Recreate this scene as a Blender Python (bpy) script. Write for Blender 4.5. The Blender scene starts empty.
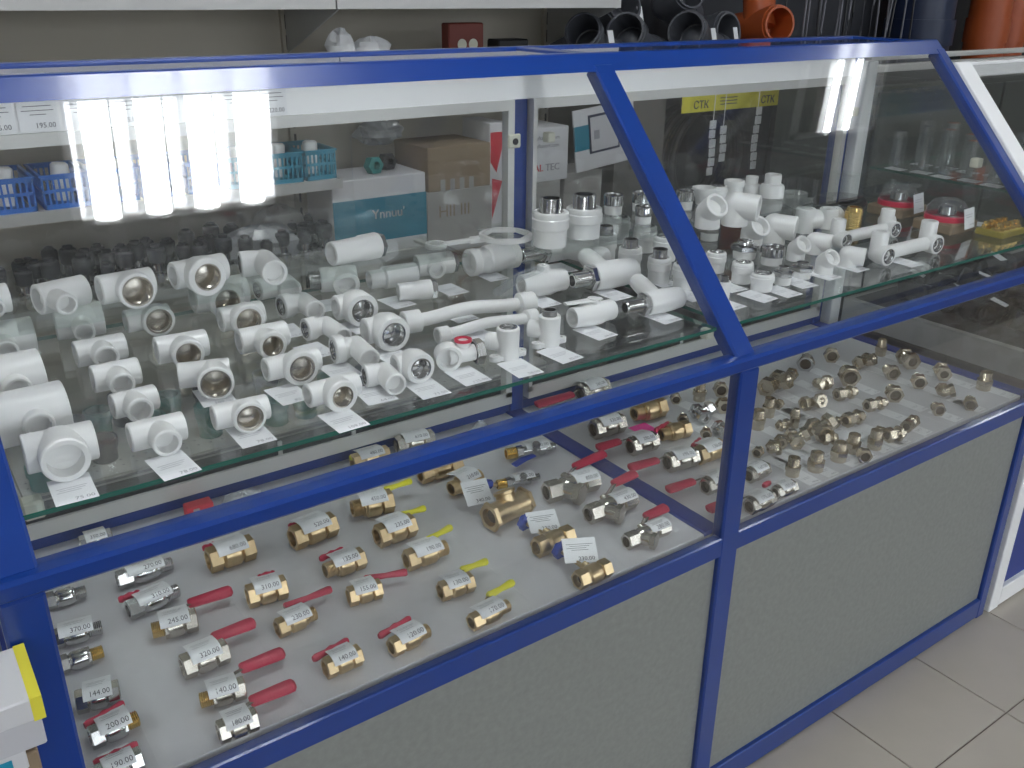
import bpy, math, random
from mathutils import Vector, Matrix
random.seed(7)
S = bpy.context.scene
COL = S.collection
PI = math.pi

# ------------------------------------------------------------------ camera
CAM = {'pos': [0.0, -0.83465, 1.40626], 'right': [0.81585, -0.57818, 0.00982], 'up': [0.221788, 0.328551, 0.918076], 'fwd': [0.534039, 0.746835, -0.396282], 'f': 920.669}
cd = bpy.data.cameras.new('camera')
cd.sensor_width = 36.0
cd.lens = CAM['f'] / 1024 * 36.0
cd.clip_start = 0.02
cam = bpy.data.objects.new('camera', cd)
COL.objects.link(cam)
r_, u_, f_ = Vector(CAM['right']), Vector(CAM['up']), Vector(CAM['fwd'])
cam.matrix_world = Matrix(((r_.x, u_.x, -f_.x, CAM['pos'][0]), (r_.y, u_.y, -f_.y, CAM['pos'][1]),
                           (r_.z, u_.z, -f_.z, CAM['pos'][2]), (0, 0, 0, 1)))
S.camera = cam

# ------------------------------------------------------------------ world, exposure
w = bpy.data.worlds.new('world'); S.world = w; w.use_nodes = True
w.node_tree.nodes['Background'].inputs[0].default_value = (0.75, 0.85, 1.0, 1)
w.node_tree.nodes['Background'].inputs[1].default_value = 0.6
S.view_settings.view_transform = 'Standard'
S.view_settings.look = 'None'
S.view_settings.gamma = 1.0
S.view_settings.exposure = 0.62
S.cycles.transparent_max_bounces = 40
S.cycles.max_bounces = 10
TUBE = 14.0      # radiance of the ceiling lamp tubes
FILL_GLOW = 1.9      # radiance of the glowing panes added behind the camera to light the fronts
LAMPS = [(0.47, -0.25), (3.51, -0.25), (-2.45, -0.25), (0.53, -2.65), (3.51, -2.65), (-2.45, -2.65),
         (0.53, -4.6), (3.51, -4.6), (6.4, -2.65), (6.4, -0.25)]

# ------------------------------------------------------------------ materials
def lin(c):
    return tuple(((x / 255 + .055) / 1.055) ** 2.4 if x > 10 else x / 255 / 12.92 for x in c)

def mat(name, col, rough=.5, metal=0., spec=.5, noise=None, bump=None, coat=0., emit=None, trans=0.):
    m = bpy.data.materials.new(name); m.use_nodes = True
    nt = m.node_tree; b = nt.nodes['Principled BSDF']
    b.inputs['Base Color'].default_value = (*col, 1)
    b.inputs['Roughness'].default_value = rough
    b.inputs['Metallic'].default_value = metal
    b.inputs['Specular IOR Level'].default_value = spec
    if coat: b.inputs['Coat Weight'].default_value = coat; b.inputs['Coat Roughness'].default_value = .08
    if trans: b.inputs['Transmission Weight'].default_value = trans
    if emit:
        b.inputs['Emission Color'].default_value = (*emit[0], 1); b.inputs['Emission Strength'].default_value = emit[1]
    if noise or bump:
        tc = nt.nodes.new('ShaderNodeTexCoord')
        n = nt.nodes.new('ShaderNodeTexNoise'); sc = (noise or bump)[0]
        n.inputs['Scale'].default_value = sc; n.inputs['Detail'].default_value = 6
        nt.links.new(tc.outputs['Object'], n.inputs['Vector'])
        if noise:
            mx = nt.nodes.new('ShaderNodeMix'); mx.data_type = 'RGBA'
            mx.inputs[6].default_value = (*[c * (1 - noise[1]) for c in col], 1)
            mx.inputs[7].default_value = (*[min(1, c * (1 + noise[1])) for c in col], 1)
            nt.links.new(n.outputs['Fac'], mx.inputs[0]); nt.links.new(mx.outputs[2], b.inputs['Base Color'])
        if bump:
            bp = nt.nodes.new('ShaderNodeBump'); bp.inputs['Strength'].default_value = bump[1]
            bp.inputs['Distance'].default_value = .002
            nt.links.new(n.outputs['Fac'], bp.inputs['Height']); nt.links.new(bp.outputs[0], b.inputs['Normal'])
    return m

def glass(name, tint=(1, 1, 1), dust=0.0, ior=1.5, rough=0.0):
    """clear sheet glass: Fresnel reflection over straight transmission, a little dust"""
    m = bpy.data.materials.new(name); m.use_nodes = True
    nt = m.node_tree; nt.nodes.clear()
    out = nt.nodes.new('ShaderNodeOutputMaterial')
    tr = nt.nodes.new('ShaderNodeBsdfTransparent'); tr.inputs[0].default_value = (*tint, 1)
    gl = nt.nodes.new('ShaderNodeBsdfGlossy'); gl.inputs['Roughness'].default_value = rough
    gl.inputs[0].default_value = (1, 1, 1, 1)
    fr = nt.nodes.new('ShaderNodeFresnel'); fr.inputs[0].default_value = ior
    mx = nt.nodes.new('ShaderNodeMixShader')
    # the Fresnel node inverts the index on back faces; use the geometry's backfacing to keep the outside index
    geo = nt.nodes.new('ShaderNodeNewGeometry')
    mr = nt.nodes.new('ShaderNodeMapRange'); mr.inputs['To Min'].default_value = ior; mr.inputs['To Max'].default_value = 1 / ior
    nt.links.new(geo.outputs['Backfacing'], mr.inputs['Value']); nt.links.new(mr.outputs[0], fr.inputs[0])
    nt.links.new(fr.outputs[0], mx.inputs[0]); nt.links.new(tr.outputs[0], mx.inputs[1]); nt.links.new(gl.outputs[0], mx.inputs[2])
    last = mx
    if dust:
        df = nt.nodes.new('ShaderNodeBsdfDiffuse'); df.inputs[0].default_value = (.8, .82, .85, 1)
        tc = nt.nodes.new('ShaderNodeTexCoord'); n = nt.nodes.new('ShaderNodeTexNoise')
        n.inputs['Scale'].default_value = 3.2; n.inputs['Detail'].default_value = 7; n.inputs['Distortion'].default_value = 1.2
        nt.links.new(tc.outputs['Object'], n.inputs['Vector'])
        r2 = nt.nodes.new('ShaderNodeMapRange'); r2.inputs['From Min'].default_value = .35; r2.inputs['From Max'].default_value = .8
        r2.inputs['To Min'].default_value = dust * .25; r2.inputs['To Max'].default_value = dust * 2
        nt.links.new(n.outputs['Fac'], r2.inputs['Value'])
        m2 = nt.nodes.new('ShaderNodeMixShader')
        nt.links.new(r2.outputs[0], m2.inputs[0]); nt.links.new(mx.outputs[0], m2.inputs[1]); nt.links.new(df.outputs[0], m2.inputs[2])
        last = m2
    nt.links.new(last.outputs[0], out.inputs[0])
    return m

M = {}
M['blue'] = mat('blue_paint', (.0035, .040, .25), .3, coat=.5)
M['blue_dark'] = mat('blue_laminate', (.02, .045, .26), .45)
M['panel'] = mat('grey_green_laminate', (.25, .26, .245), .55, noise=(90, .2))
M['tray'] = mat('light_grey_laminate', (.64, .64, .665), .5, noise=(60, .06))
M['alu'] = mat('matte_aluminium', (.62, .62, .60), .4, .35)
M['white'] = mat('white_laminate', (.93, .935, .94), .4)
M['ppr'] = mat('white_pipe_plastic', (.86, .86, .85), .32, spec=.5)
M['ppr_in'] = mat('warm_white_plastic_bore', (.70, .66, .60), .45)
M['chrome'] = mat('chrome', (.62, .62, .62), .13, 1.0)
M['nickel'] = mat('brushed_nickel', (.60, .56, .50), .24, 1.0, noise=(200, .1))
M['pnickel'] = mat('yellowish_nickel', (.62, .55, .44), .24, 1.0, noise=(120, .2))
M['brass'] = mat('brass', (.66, .50, .29), .3, 1.0, noise=(150, .14))
M['bright_brass'] = mat('bright_brass', (.80, .58, .22), .22, 1.0)
M['bore_shade'] = mat('bore_shade_dark', (.12, .10, .08), .5, .8)  # shade inside the hollow ends, put into a darker colour
M['red'] = mat('red_grip', (.50, .025, .07), .42)
M['yellow'] = mat('yellow_grip', (.72, .68, .02), .42)
M['bluegrip'] = mat('blue_grip', (.03, .07, .40), .42)
M['paper'] = mat('white_paper', (.86, .87, .89), .6)
M['gloss_paper'] = mat('taped_paper', (.86, .87, .89), .3, coat=.35)
M['ink'] = mat('grey_ink', (.30, .30, .33), .7)
M['ink_dark'] = mat('dark_ink', (.09, .09, .11), .7)
M['pink'] = mat('pink_paper', (.95, .08, .42), .6)
M['glass'] = glass('clear_glass', (.985, .99, .988), .006)
M['glass_plain'] = glass('plain_glass', (.985, .99, .988))
M['shelf_glass'] = glass('shelf_glass', (.95, .975, .965), .0015)
M['glass_edge'] = mat('green_glass_edge', (.02, .13, .095), .12, spec=.8)
M['wall'] = mat('warm_wall_paint', (.42, .40, .35), .8, noise=(8, .05))
M['backboard'] = mat('beige_steel_sheet', (.52, .48, .40), .55)
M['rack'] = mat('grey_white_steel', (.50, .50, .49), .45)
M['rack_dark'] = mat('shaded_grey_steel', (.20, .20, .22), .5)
M['ceil'] = mat('ceiling_tile_white', (.42, .42, .415), .9)
M['tile'] = mat('beige_floor_tile', (.44, .40, .345), .28, noise=(14, .05))
M['grout'] = mat('dark_grout', (.16, .13, .11), .8)
M['teal'] = mat('teal_plastic', (.02, .20, .19), .35)
M['navy'] = mat('navy_plastic', (.012, .022, .06), .4)
M['cap_grey'] = mat('dark_grey_cap', (.045, .045, .052), .5)
M['hose_steel'] = mat('dull_steel_braid', (.16, .16, .18), .5, .6)
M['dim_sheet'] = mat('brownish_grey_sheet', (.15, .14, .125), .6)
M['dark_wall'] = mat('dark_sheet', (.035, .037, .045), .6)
M['basket_blue'] = mat('blue_basket_plastic', (.02, .16, .60), .4)
M['basket_teal'] = mat('teal_basket_plastic', (.02, .28, .42), .4)
M['black'] = mat('black_plastic', (.012, .012, .014), .4)
M['grey_pvc'] = mat('grey_sewer_plastic', (.085, .09, .105), .45)
M['orange'] = mat('orange_sewer_plastic', (.42, .085, .02), .45)
M['carton'] = mat('brown_cardboard', (.27, .20, .13), .8, noise=(12, .12))
M['grey_carton'] = mat('greyish_cardboard', (.36, .35, .33), .8, noise=(12, .1))
M['box_white'] = mat('white_printed_board', (.66, .66, .68), .5)
M['box_teal'] = mat('teal_print', (.01, .20, .30), .45)
M['box_red'] = mat('red_print', (.60, .03, .05), .5)
M['clear'] = glass('clear_plastic', (.88, .90, .90), .10)
M['bag'] = glass('clear_film', (.85, .86, .87), .5)
M['cream'] = mat('cream_plastic', (.62, .62, .52), .5)
M['yellow_print'] = mat('yellow_print', (.80, .72, .06), .5)
M['pink_red'] = mat('pinkish_red_plastic', (.70, .03, .08), .4)
M['green_print'] = mat('dark_green_print', (.05, .12, .05), .5)
M['page'] = mat('book_pages', (.55, .55, .58), .7)
M['tube'] = mat('lit_lamp_tube', (1, 1, 1), .5, emit=((.93, .97, 1.0), TUBE))
M['window_fill'] = mat('added_window_glow', (.8, .8, .8), .5, emit=((.86, .93, 1.0), FILL_GLOW))
M['reflector'] = mat('lamp_reflector', (.85, .85, .85), .25, .6)

# ------------------------------------------------------------------ mesh builder
class MB:
    def __init__(s, loc=(0, 0, 0)):
        s.v = []; s.f = []; s.l = Vector(loc); s.mi = []; s.cur = 0
    def add(s, vs, fs):
        n = len(s.v); s.v += [tuple(Vector(p) - s.l) for p in vs]
        s.f += [tuple(i + n for i in f) for f in fs]; s.mi += [s.cur] * len(fs)
    def build(s, name, m, parent=None, angle=32, smooth=True):
        me = bpy.data.meshes.new(name); me.from_pydata(s.v, [], s.f)
        for x in (m if isinstance(m, (list, tuple)) else [m]): me.materials.append(M[x] if isinstance(x, str) else x)
        if isinstance(m, (list, tuple)):
            me.polygons.foreach_set('material_index', s.mi)
        if smooth:
            me.shade_smooth(); me.set_sharp_from_angle(angle=math.radians(angle))
        me.update()
        o = bpy.data.objects.new(name, me); COL.objects.link(o)
        if parent is not None:
            o.parent = parent
        else:
            o.location = s.l
        return o
    # --- shapes, world coordinates
    def box(s, a, b):
        x0, y0, z0 = a; x1, y1, z1 = b
        s.add([(x0, y0, z0), (x1, y0, z0), (x1, y1, z0), (x0, y1, z0), (x0, y0, z1), (x1, y0, z1), (x1, y1, z1), (x0, y1, z1)],
              [(0, 3, 2, 1), (4, 5, 6, 7), (0, 1, 5, 4), (1, 2, 6, 5), (2, 3, 7, 6), (3, 0, 4, 7)])
    def bbox(s, a, b, e=.002):
        """box with chamfered edges"""
        a, b = Vector(a), Vector(b); c = (a + b) / 2; h = (b - a) / 2
        s.obox(c, (Vector((1, 0, 0)), Vector((0, 1, 0)), Vector((0, 0, 1))), h, e)
    def obox(s, c, ax, h, e=0.):
        c = Vector(c)
        if e <= 0:
            vs = [c + ax[0] * (sx * h[0]) + ax[1] * (sy * h[1]) + ax[2] * (sz * h[2]) for sz in (-1, 1) for sx, sy in ((-1, -1), (1, -1), (1, 1), (-1, 1))]
            s.add(vs, [(0, 3, 2, 1), (4, 5, 6, 7), (0, 1, 5, 4), (1, 2, 6, 5), (2, 3, 7, 6), (3, 0, 4, 7)]); return
        vs = []; idx = {}
        for sx in (-1, 1):
            for sy in (-1, 1):
                for sz in (-1, 1):
                    for k in range(3):
                        hh = [h[0] - e, h[1] - e, h[2] - e]; hh[k] = h[k]
                        idx[(sx, sy, sz, k)] = len(vs)
                        vs.append(c + ax[0] * (sx * hh[0]) + ax[1] * (sy * hh[1]) + ax[2] * (sz * hh[2]))
        fs = []
        for k in range(3):
            o1, o2 = [i for i in range(3) if i != k]
            for sg in (-1, 1):
                q = []
                for p, r in ((-1, -1), (1, -1), (1, 1), (-1, 1)):
                    t = [0, 0, 0]; t[k] = sg; t[o1] = p; t[o2] = r
                    q.append(idx[(t[0], t[1], t[2], k)])
                flip = (sg < 0) != (k == 1)
                fs.append(tuple(reversed(q)) if flip else tuple(q))
        for k in range(3):          # edges along axis k
            o1, o2 = [i for i in range(3) if i != k]
            for p in (-1, 1):
                for r in (-1, 1):
                    t0 = [0, 0, 0]; t0[k] = -1; t0[o1] = p; t0[o2] = r; t1 = list(t0); t1[k] = 1
                    q = (idx[(*t0, o1)], idx[(*t1, o1)], idx[(*t1, o2)], idx[(*t0, o2)])
                    fs.append(q if (p * r > 0) != (k == 1) else tuple(reversed(q)))
        for sx in (-1, 1):
            for sy in (-1, 1):
                for sz in (-1, 1):
                    q = (idx[(sx, sy, sz, 0)], idx[(sx, sy, sz, 1)], idx[(sx, sy, sz, 2)])
                    fs.append(q if sx * sy * sz > 0 else tuple(reversed(q)))
        s.add(vs, fs)
    def lathe(s, P0, d, prof, n=24, up=None, lobes=0):
        """prof: (t, r[, 'h']) — 'h' makes that ring a hexagon of inradius r"""
        P0 = Vector(P0); d = Vector(d).normalized()
        up = Vector(up) if up else (Vector((0, 0, 1)) if abs(d.z) < .9 else Vector((1, 0, 0)))
        e1 = d.cross(up).normalized(); e2 = e1.cross(d).normalized()
        vs = []; rings = []
        for p in prof:
            t, r = p[0], p[1]; hx = len(p) > 2 and p[2] == 'h'
            if r <= 1e-7:
                rings.append([len(vs)]); vs.append(P0 + d * t); continue
            ring = []
            for i in range(n):
                a = 2 * PI * i / n; rr = r
                if hx:
                    k = (a % (PI / 3)) - PI / 6; rr = r / math.cos(k)
                if len(p) > 2 and p[2] == 'l': rr = r * (1 + .09 * math.cos(6 * a))
                ring.append(len(vs)); vs.append(P0 + d * t + e1 * (math.cos(a) * rr) + e2 * (math.sin(a) * rr))
            rings.append(ring)
        fs = []
        for A, B in zip(rings, rings[1:]):
            if len(A) == 1 and len(B) == 1: continue
            for i in range(n):
                j = (i + 1) % n
                if len(A) == 1: fs.append((A[0], B[j], B[i]))
                elif len(B) == 1: fs.append((A[i], A[j], B[0]))
                else: fs.append((A[i], A[j], B[j], B[i]))
        s.add(vs, [tuple(reversed(f)) for f in fs])
    def sphere(s, c, r, n=20, m=10):
        s.lathe(Vector(c) - Vector((0, 0, r)), (0, 0, 1), [(r - r * math.cos(PI * k / m), r * math.sin(PI * k / m) if 0 < k < m else 0) for k in range(m + 1)], n)
    def sweep(s, pts, ra, rb=None, n=12, up=(0, 0, 1), caps=True, scale=None):
        """tube of elliptical section (ra sideways, rb upwards) along pts"""
        pts = [Vector(p) for p in pts]; rb = rb or ra; vs = []; rings = []
        for k, p in enumerate(pts):
            d = (pts[min(k + 1, len(pts) - 1)] - pts[max(k - 1, 0)]).normalized()
            e1 = d.cross(Vector(up))
            if e1.length < 1e-4: e1 = d.cross(Vector((1, 0, 0)))
            e1.normalize(); e2 = e1.cross(d); sc = scale[k] if scale else 1
            ring = []
            for i in range(n):
                a = 2 * PI * i / n; ring.append(len(vs)); vs.append(p + e1 * (math.cos(a) * ra * sc) + e2 * (math.sin(a) * rb * sc))
            rings.append(ring)
        fs = []
        for A, B in zip(rings, rings[1:]):
            for i in range(n):
                j = (i + 1) % n; fs.append((A[i], B[i], B[j], A[j]))
        if caps:
            fs.append(tuple(rings[0])); fs.append(tuple(reversed(rings[-1])))
        s.add(vs, fs)

def empty(name, loc):
    o = bpy.data.objects.new(name, None); o.empty_display_size = .02; COL.objects.link(o); o.location = loc
    return o
def tag(o, label, cat, group=None):
    o['label'] = label; o['category'] = cat
    if group: o['group'] = group
    return o
def struct(o):
    o['kind'] = 'structure'; return o
def V3(*a): return Vector(a)

def tube_prof(L, r, ri=None, dep=None, e=.0012):
    ri = ri or r * .72; dep = dep or min(L * .35, .02)
    return [(dep, 0), (dep, ri), (0, ri), (0, r - e), (e, r), (L - e, r), (L, r - e), (L, ri), (L - dep, ri), (L - dep, 0)]
def threads(t0, t1, r, p=.0022, h=.0009):
    o = []; t = t0
    while t < t1 - p * .5:
        o += [(t, r - h), (t + p * .5, r)]; t += p
    o.append((t1, r - h)); return o

# ------------------------------------------------------------------ lettering
_font = {}
def text_geo(txt):
    """unit-height lettering as (verts2d, faces, width)"""
    if txt not in _font:
        cu = bpy.data.curves.new('t', 'FONT'); cu.body = txt; cu.size = 1.0; cu.resolution_u = 2
        ob = bpy.data.objects.new('t', cu)
        me = bpy.data.meshes.new_from_object(ob)
        vs = [(v.co.x, v.co.y) for v in me.vertices]; fs = [tuple(p.vertices) for p in me.polygons]
        bpy.data.objects.remove(ob); bpy.data.curves.remove(cu); bpy.data.meshes.remove(me)
        x0 = min(v[0] for v in vs); x1 = max(v[0] for v in vs)
        _font[txt] = ([(a - x0, b) for a, b in vs], fs, x1 - x0)
    return _font[txt]
def print_on(mb, F, txt, u0, v0, h, W, H, right=False):
    """place txt with its left (or right) end at u0, baseline at v0 (metres on a W x H sheet, v from the far edge)"""
    vs, fs, wd = text_geo(txt)
    off = -wd * h if right else 0
    mb.add([F((u0 + off + x * h) / W, (v0 - y * h) / H) for x, y in vs], fs)
def lines_on(mb, F, W, H, rows, x0=.12, x1=.88, t=.0008):
    for v, a, b in rows:
        mb.add([F(a, v), F(b, v), F(b, v + t / H), F(a, v + t / H)], [(0, 1, 2, 3)])

def flat_F(c, W, H, yaw=0., tilt=0., lift=0.):
    """sheet function: u to the right (X), v from far (Y) to near; tilt raises the far edge"""
    ca, sa = math.cos(yaw), math.sin(yaw); ct, st = math.cos(tilt), math.sin(tilt)
    ex = V3(ca, sa, 0); ey = V3(sa * ct, -ca * ct, -st); nz = ex.cross(ey) * -1
    if nz.z < 0: nz = -nz
    c = Vector(c)
    return lambda u, v, k=0: c + ex * ((u - .5) * W) + ey * ((v - .5) * H) + nz * (lift + k)
def sheet(mb, F, th=.0004, nu=1, nv=1):
    vs = []; fs = []
    for k in (0, -th):
        for i in range(nu + 1):
            for j in range(nv + 1): vs.append(F(i / nu, j / nv, k))
    n = (nu + 1) * (nv + 1); g = lambda i, j, s=0: s * n + i * (nv + 1) + j
    for i in range(nu):
        for j in range(nv):
            fs.append((g(i, j), g(i, j + 1), g(i + 1, j + 1), g(i + 1, j)))
            fs.append((g(i, j, 1), g(i + 1, j, 1), g(i + 1, j + 1, 1), g(i, j + 1, 1)))
    for i in range(nu):
        fs.append((g(i, 0), g(i + 1, 0), g(i + 1, 0, 1), g(i, 0, 1))); fs.append((g(i, nv), g(i, nv, 1), g(i + 1, nv, 1), g(i + 1, nv)))
    for j in range(nv):
        fs.append((g(0, j), g(0, j, 1), g(0, j + 1, 1), g(0, j + 1))); fs.append((g(nu, j), g(nu, j + 1), g(nu, j + 1, 1), g(nu, j, 1)))
    mb.add(vs, fs)

SHELF_Z = .938; SHELF2_Z = 1.0; TRAY_Z = .588
PRICES = ['64.00', '73.00', '78.00', '96.00', '109.00', '58.00', '82.00', '115.00', '91.00', '46.00']
_tagn = [0]
def shelf_tag(pos, txt, ref, z=SHELF_Z, W=.040, H=.056, group='price tags on the glass shelf', name='price_tag'):
    if pos is None: return
    _tagn[0] += 1; k = _tagn[0]
    x, y = pos; yaw = math.radians([3, -2, 5, 0, -4, 2][k % 6])
    c = (x, y + H / 2 - .001, z + .0006)
    F = flat_F(c, W, H, yaw, math.radians(1.0), .0003)
    mb = MB(c); sheet(mb, F, .0003)
    o = mb.build(name, 'paper', smooth=False)
    txt = txt or PRICES[k % len(PRICES)]
    pr = MB(c); F2 = lambda u, v, kk=0: F(u, v, .00015)
    lines_on(pr, F2, W, H, [(.42, .12, .85), (.49, .18, .8), (.56, .12, .7)], t=.0007)
    print_on(pr, F2, txt, W * .93, H * .93, .0085, W, H, True)
    p = pr.build('price_print', 'ink', o, smooth=False)
    tag(o, ('white price tag in front of the ' if len(ref.replace('-', ' ').split()) < 10 else 'price tag before the ') + ref, 'price tag', group)
    return o

TEES = [
    ((0.0789, 0.1318, 0.9624), (0.1474, 0.129, 0.9624), 0.0209, (0.1117, 0.0938, 0.9624), 0.0242, 0.0, 'stout white tee, nearest of the leftmost column', (0.1105, 0.0493), '75.00'),
    ((0.0424, 0.2175, 0.9684), (0.1382, 0.2203, 0.9684), 0.0304, (0.104, 0.1845, 0.9684), 0.0161, 0.0, 'very wide white reducing tee behind the nearest left tee', None, ''),
    ((0.0484, 0.3322, 0.9694), (0.1345, 0.336, 0.9694), 0.0314, (0.1009, 0.3073, 0.9694), 0.0164, 0.0, 'wide white reducing tee, third back in the leftmost column', None, ''),
    ((0.077, 0.5088, 0.9632), (0.1544, 0.5076, 0.9632), 0.0252, (0.114, 0.4533, 0.9632), 0.0143, 0.0, 'hazy white tee cut by the left edge, fourth back', None, ''),
    ((0.0903, 0.5071, 1.0196), (0.1342, 0.5084, 1.0196), 0.0196, (0.1111, 0.4639, 1.0196), 0.0128, 0.0, 'white tee stub farthest back at the left edge', None, ''),
    ((0.1808, 0.1288, 0.9542), (0.2395, 0.1278, 0.9542), 0.0162, (0.2113, 0.0917, 0.9542), 0.0155, 0.0, 'plain white tee, nearest of the second column', (0.2082, 0.0435), '78.00'),
    ((0.186, 0.2235, 0.9536), (0.237, 0.2268, 0.9536), 0.0151, (0.2107, 0.1935, 0.9536), 0.0155, 0.0, 'plain white tee, second back in the second column', None, ''),
    ((0.1854, 0.3172, 0.9553), (0.2415, 0.3165, 0.9553), 0.0173, (0.2124, 0.2784, 0.9553), 0.0153, 0.0, 'plain white tee, third back in the second column', None, ''),
    ((0.1864, 0.4157, 0.9558), (0.2498, 0.4162, 0.9558), 0.0178, (0.2181, 0.3803, 0.9558), 0.0163, 0.0, 'plain white tee, fourth back in the second column', None, ''),
    ((0.1864, 0.539, 0.962), (0.2498, 0.5328, 0.962), 0.024, (0.2132, 0.4768, 0.962), 0.0138, 0.0, 'hazy white reducing tee, fifth back in the second column', None, ''),
    ((0.162, 0.4714, 1.0205), (0.225, 0.4873, 1.0205), 0.0205, (0.19, 0.4278, 1.0205), 0.0143, 0.0, 'plain white tee, farthest of the second column', None, ''),
    ((0.2702, 0.1209, 0.9573), (0.3329, 0.1175, 0.9573), 0.0146, (0.3045, 0.0977, 0.9573), 0.0191, 0.0141, 'white tee with metal thread, nearest of the third column', (0.3024, 0.0672), '78.00'),
    ((0.2732, 0.2577, 0.9601), (0.3329, 0.2409, 0.9601), 0.0161, (0.3035, 0.2071, 0.9601), 0.0218, 0.017, 'white tee with wide metal thread, second in the third column', (0.304, 0.1948), ''),
    ((0.2759, 0.3616, 0.9591), (0.3419, 0.3577, 0.9591), 0.0185, (0.3069, 0.3234, 0.9591), 0.021, 0.0151, 'white tee with metal thread, third in the third column', None, ''),
    ((0.2708, 0.4954, 0.9613), (0.3329, 0.496, 0.9613), 0.0164, (0.3119, 0.473, 0.9613), 0.0229, 0.0172, 'white tee with metal thread, fourth in the third column', None, ''),
    ((0.2361, 0.4534, 1.0252), (0.3073, 0.4591, 1.0252), 0.0202, (0.2782, 0.4207, 1.0252), 0.0249, 0.0195, 'white tee with wide metal thread, farthest of the third column', None, ''),
    ((0.3814, 0.1162, 0.9584), (0.4479, 0.1183, 0.9584), 0.0148, (0.4153, 0.0897, 0.9584), 0.0201, 0.0124, 'white tee with metal thread, nearest of the fourth column', (0.4052, 0.043), '109.00'),
    ((0.3683, 0.2139, 0.9612), (0.4402, 0.2145, 0.9612), 0.0151, (0.4085, 0.1987, 0.9612), 0.0228, 0.0158, 'white tee with wide metal thread, second in the fourth column', (0.3813, 0.1495), ''),
    ((0.3784, 0.3356, 0.9583), (0.4464, 0.3352, 0.9583), 0.0177, (0.4113, 0.2953, 0.9583), 0.0202, 0.0135, 'white tee with metal thread, third in the fourth column', None, ''),
    ((0.3842, 0.425, 0.9627), (0.4472, 0.4256, 0.9627), 0.0179, (0.417, 0.398, 0.9627), 0.0244, 0.0172, 'white tee with metal thread, fourth in the fourth column', None, ''),
    ((0.3815, 0.5393, 0.9653), (0.464, 0.5392, 0.9653), 0.0244, (0.4195, 0.4907, 0.9653), 0.0271, 0.0181, 'hazy white tee with metal thread, fifth in the fourth column', None, ''),
    ((0.3355, 0.4554, 1.0286), (0.4119, 0.4654, 1.0286), 0.0197, (0.3745, 0.4238, 1.0286), 0.028, 0.0182, 'hazy white tee with metal thread, farthest of the fourth column', None, ''),
]
ELBOWS = [
    ((0.4445, 0.4917, 1.0195), (0.4794, 0.4851, 1.0195), (0.4708, 0.4208, 1.0195), 0.0189, 0.0195, 1, 'large hazy white elbow with metal thread, farthest elbow', None, ''),
    ((0.4882, 0.5537, 0.9556), (0.5367, 0.5605, 0.9556), (0.5333, 0.5238, 0.9556), 0.018, 0.0176, 1, 'hazy white elbow with metal thread, second farthest elbow', None, ''),
    ((0.4855, 0.4484, 0.9569), (0.5229, 0.4525, 0.9569), (0.5216, 0.4018, 0.9569), 0.0154, 0.0189, 1, 'white elbow with metal thread, third from the back', (0.47, 0.3634), ''),
    ((0.4768, 0.3403, 0.9544), (0.5105, 0.3431, 0.9544), (0.5101, 0.2836, 0.9544), 0.013, 0.0164, 1, 'white elbow with metal thread, fourth from the back', (0.4704, 0.2688), ''),
    ((0.4727, 0.239, 0.9574), (0.5048, 0.2354, 0.9574), (0.4986, 0.1825, 0.9574), 0.0142, 0.0194, 1, 'white elbow with metal thread, fifth from the back', (0.4681, 0.1815), ''),
    ((0.471, 0.1443, 0.9531), (0.496, 0.1393, 0.9531), (0.4901, 0.0969, 0.9531), 0.014, 0.0151, 1, 'white elbow with metal thread, nearest of the elbow column', (0.47, 0.0895), '64.00'),
]
ADAPT = [
    ((0.581, 0.3943, 0.9639), (0.571, 0.3444, 0.9639), 0.0259, 0.0163, 'white octagonal elbow facing front, farthest of three', (0.5671, 0.3237), ''),
    ((0.5701, 0.2773, 0.9636), (0.5602, 0.2297, 0.9636), 0.0256, 0.0165, 'white octagonal elbow facing front, middle of three', (0.551, 0.1926), ''),
    ((0.5406, 0.1457, 0.9588), (0.5349, 0.1126, 0.9588), 0.0208, 0.0133, 'white octagonal elbow facing front, nearest of three', (0.533, 0.0686), '73.00'),
]
COUPS = [
    ((0.5808, 0.4661, 1.021), (0.6659, 0.4755, 1.021), 0.021, 'nut_b', 'fat white union with chrome nut, standing farthest back', None, ''),
    ((0.6604, 0.4998, 0.9571), (0.7441, 0.4933, 0.9571), 0.0191, 'step_a', 'hazy grey-white long coupling behind the front elbows', None, ''),
    ((0.6732, 0.4243, 0.9541), (0.7254, 0.4088, 0.9541), 0.0161, 'nut_b', 'white coupling with chrome nut beside the bent pipe', (0.6685, 0.3943), ''),
    ((0.8425, 0.4763, 0.9633), (0.9438, 0.4802, 0.9633), 0.0253, 'ribbed', 'thick white ribbed union under the plastic spanner', (0.8774, 0.4315), ''),
]
TEENUT = [
    ((0.5751, 0.5437, 0.9586), (0.648, 0.5227, 0.9586), 0.0206, (0.6395, 0.5352, 0.9586), 0.0218, 'male_a', 'white tee with black-bored chrome male thread', (0.5728, 0.4403), ''),
    ((0.7666, 0.5291, 0.9572), (0.8324, 0.5162, 0.9572), 0.0192, (0.7781, 0.4353, 0.9572), 0.0159, 'nut_b', 'hazy white tee with small chrome nut', (0.7757, 0.4038), ''),
]
PIPES = [
    ((0.6065, 0.2881, 0.9548), (0.8238, 0.2633, 0.9548), 0.0168, 0.0102, 'long white crossover pipe with a bend', (0.7155, 0.2829), ''),
    ((0.6259, 0.2249, 0.9501), (0.7946, 0.2162, 0.9501), 0.0121, 0.0082, 'short white crossover pipe behind the wall elbows', (0.6937, 0.1986), ''),
]
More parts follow.
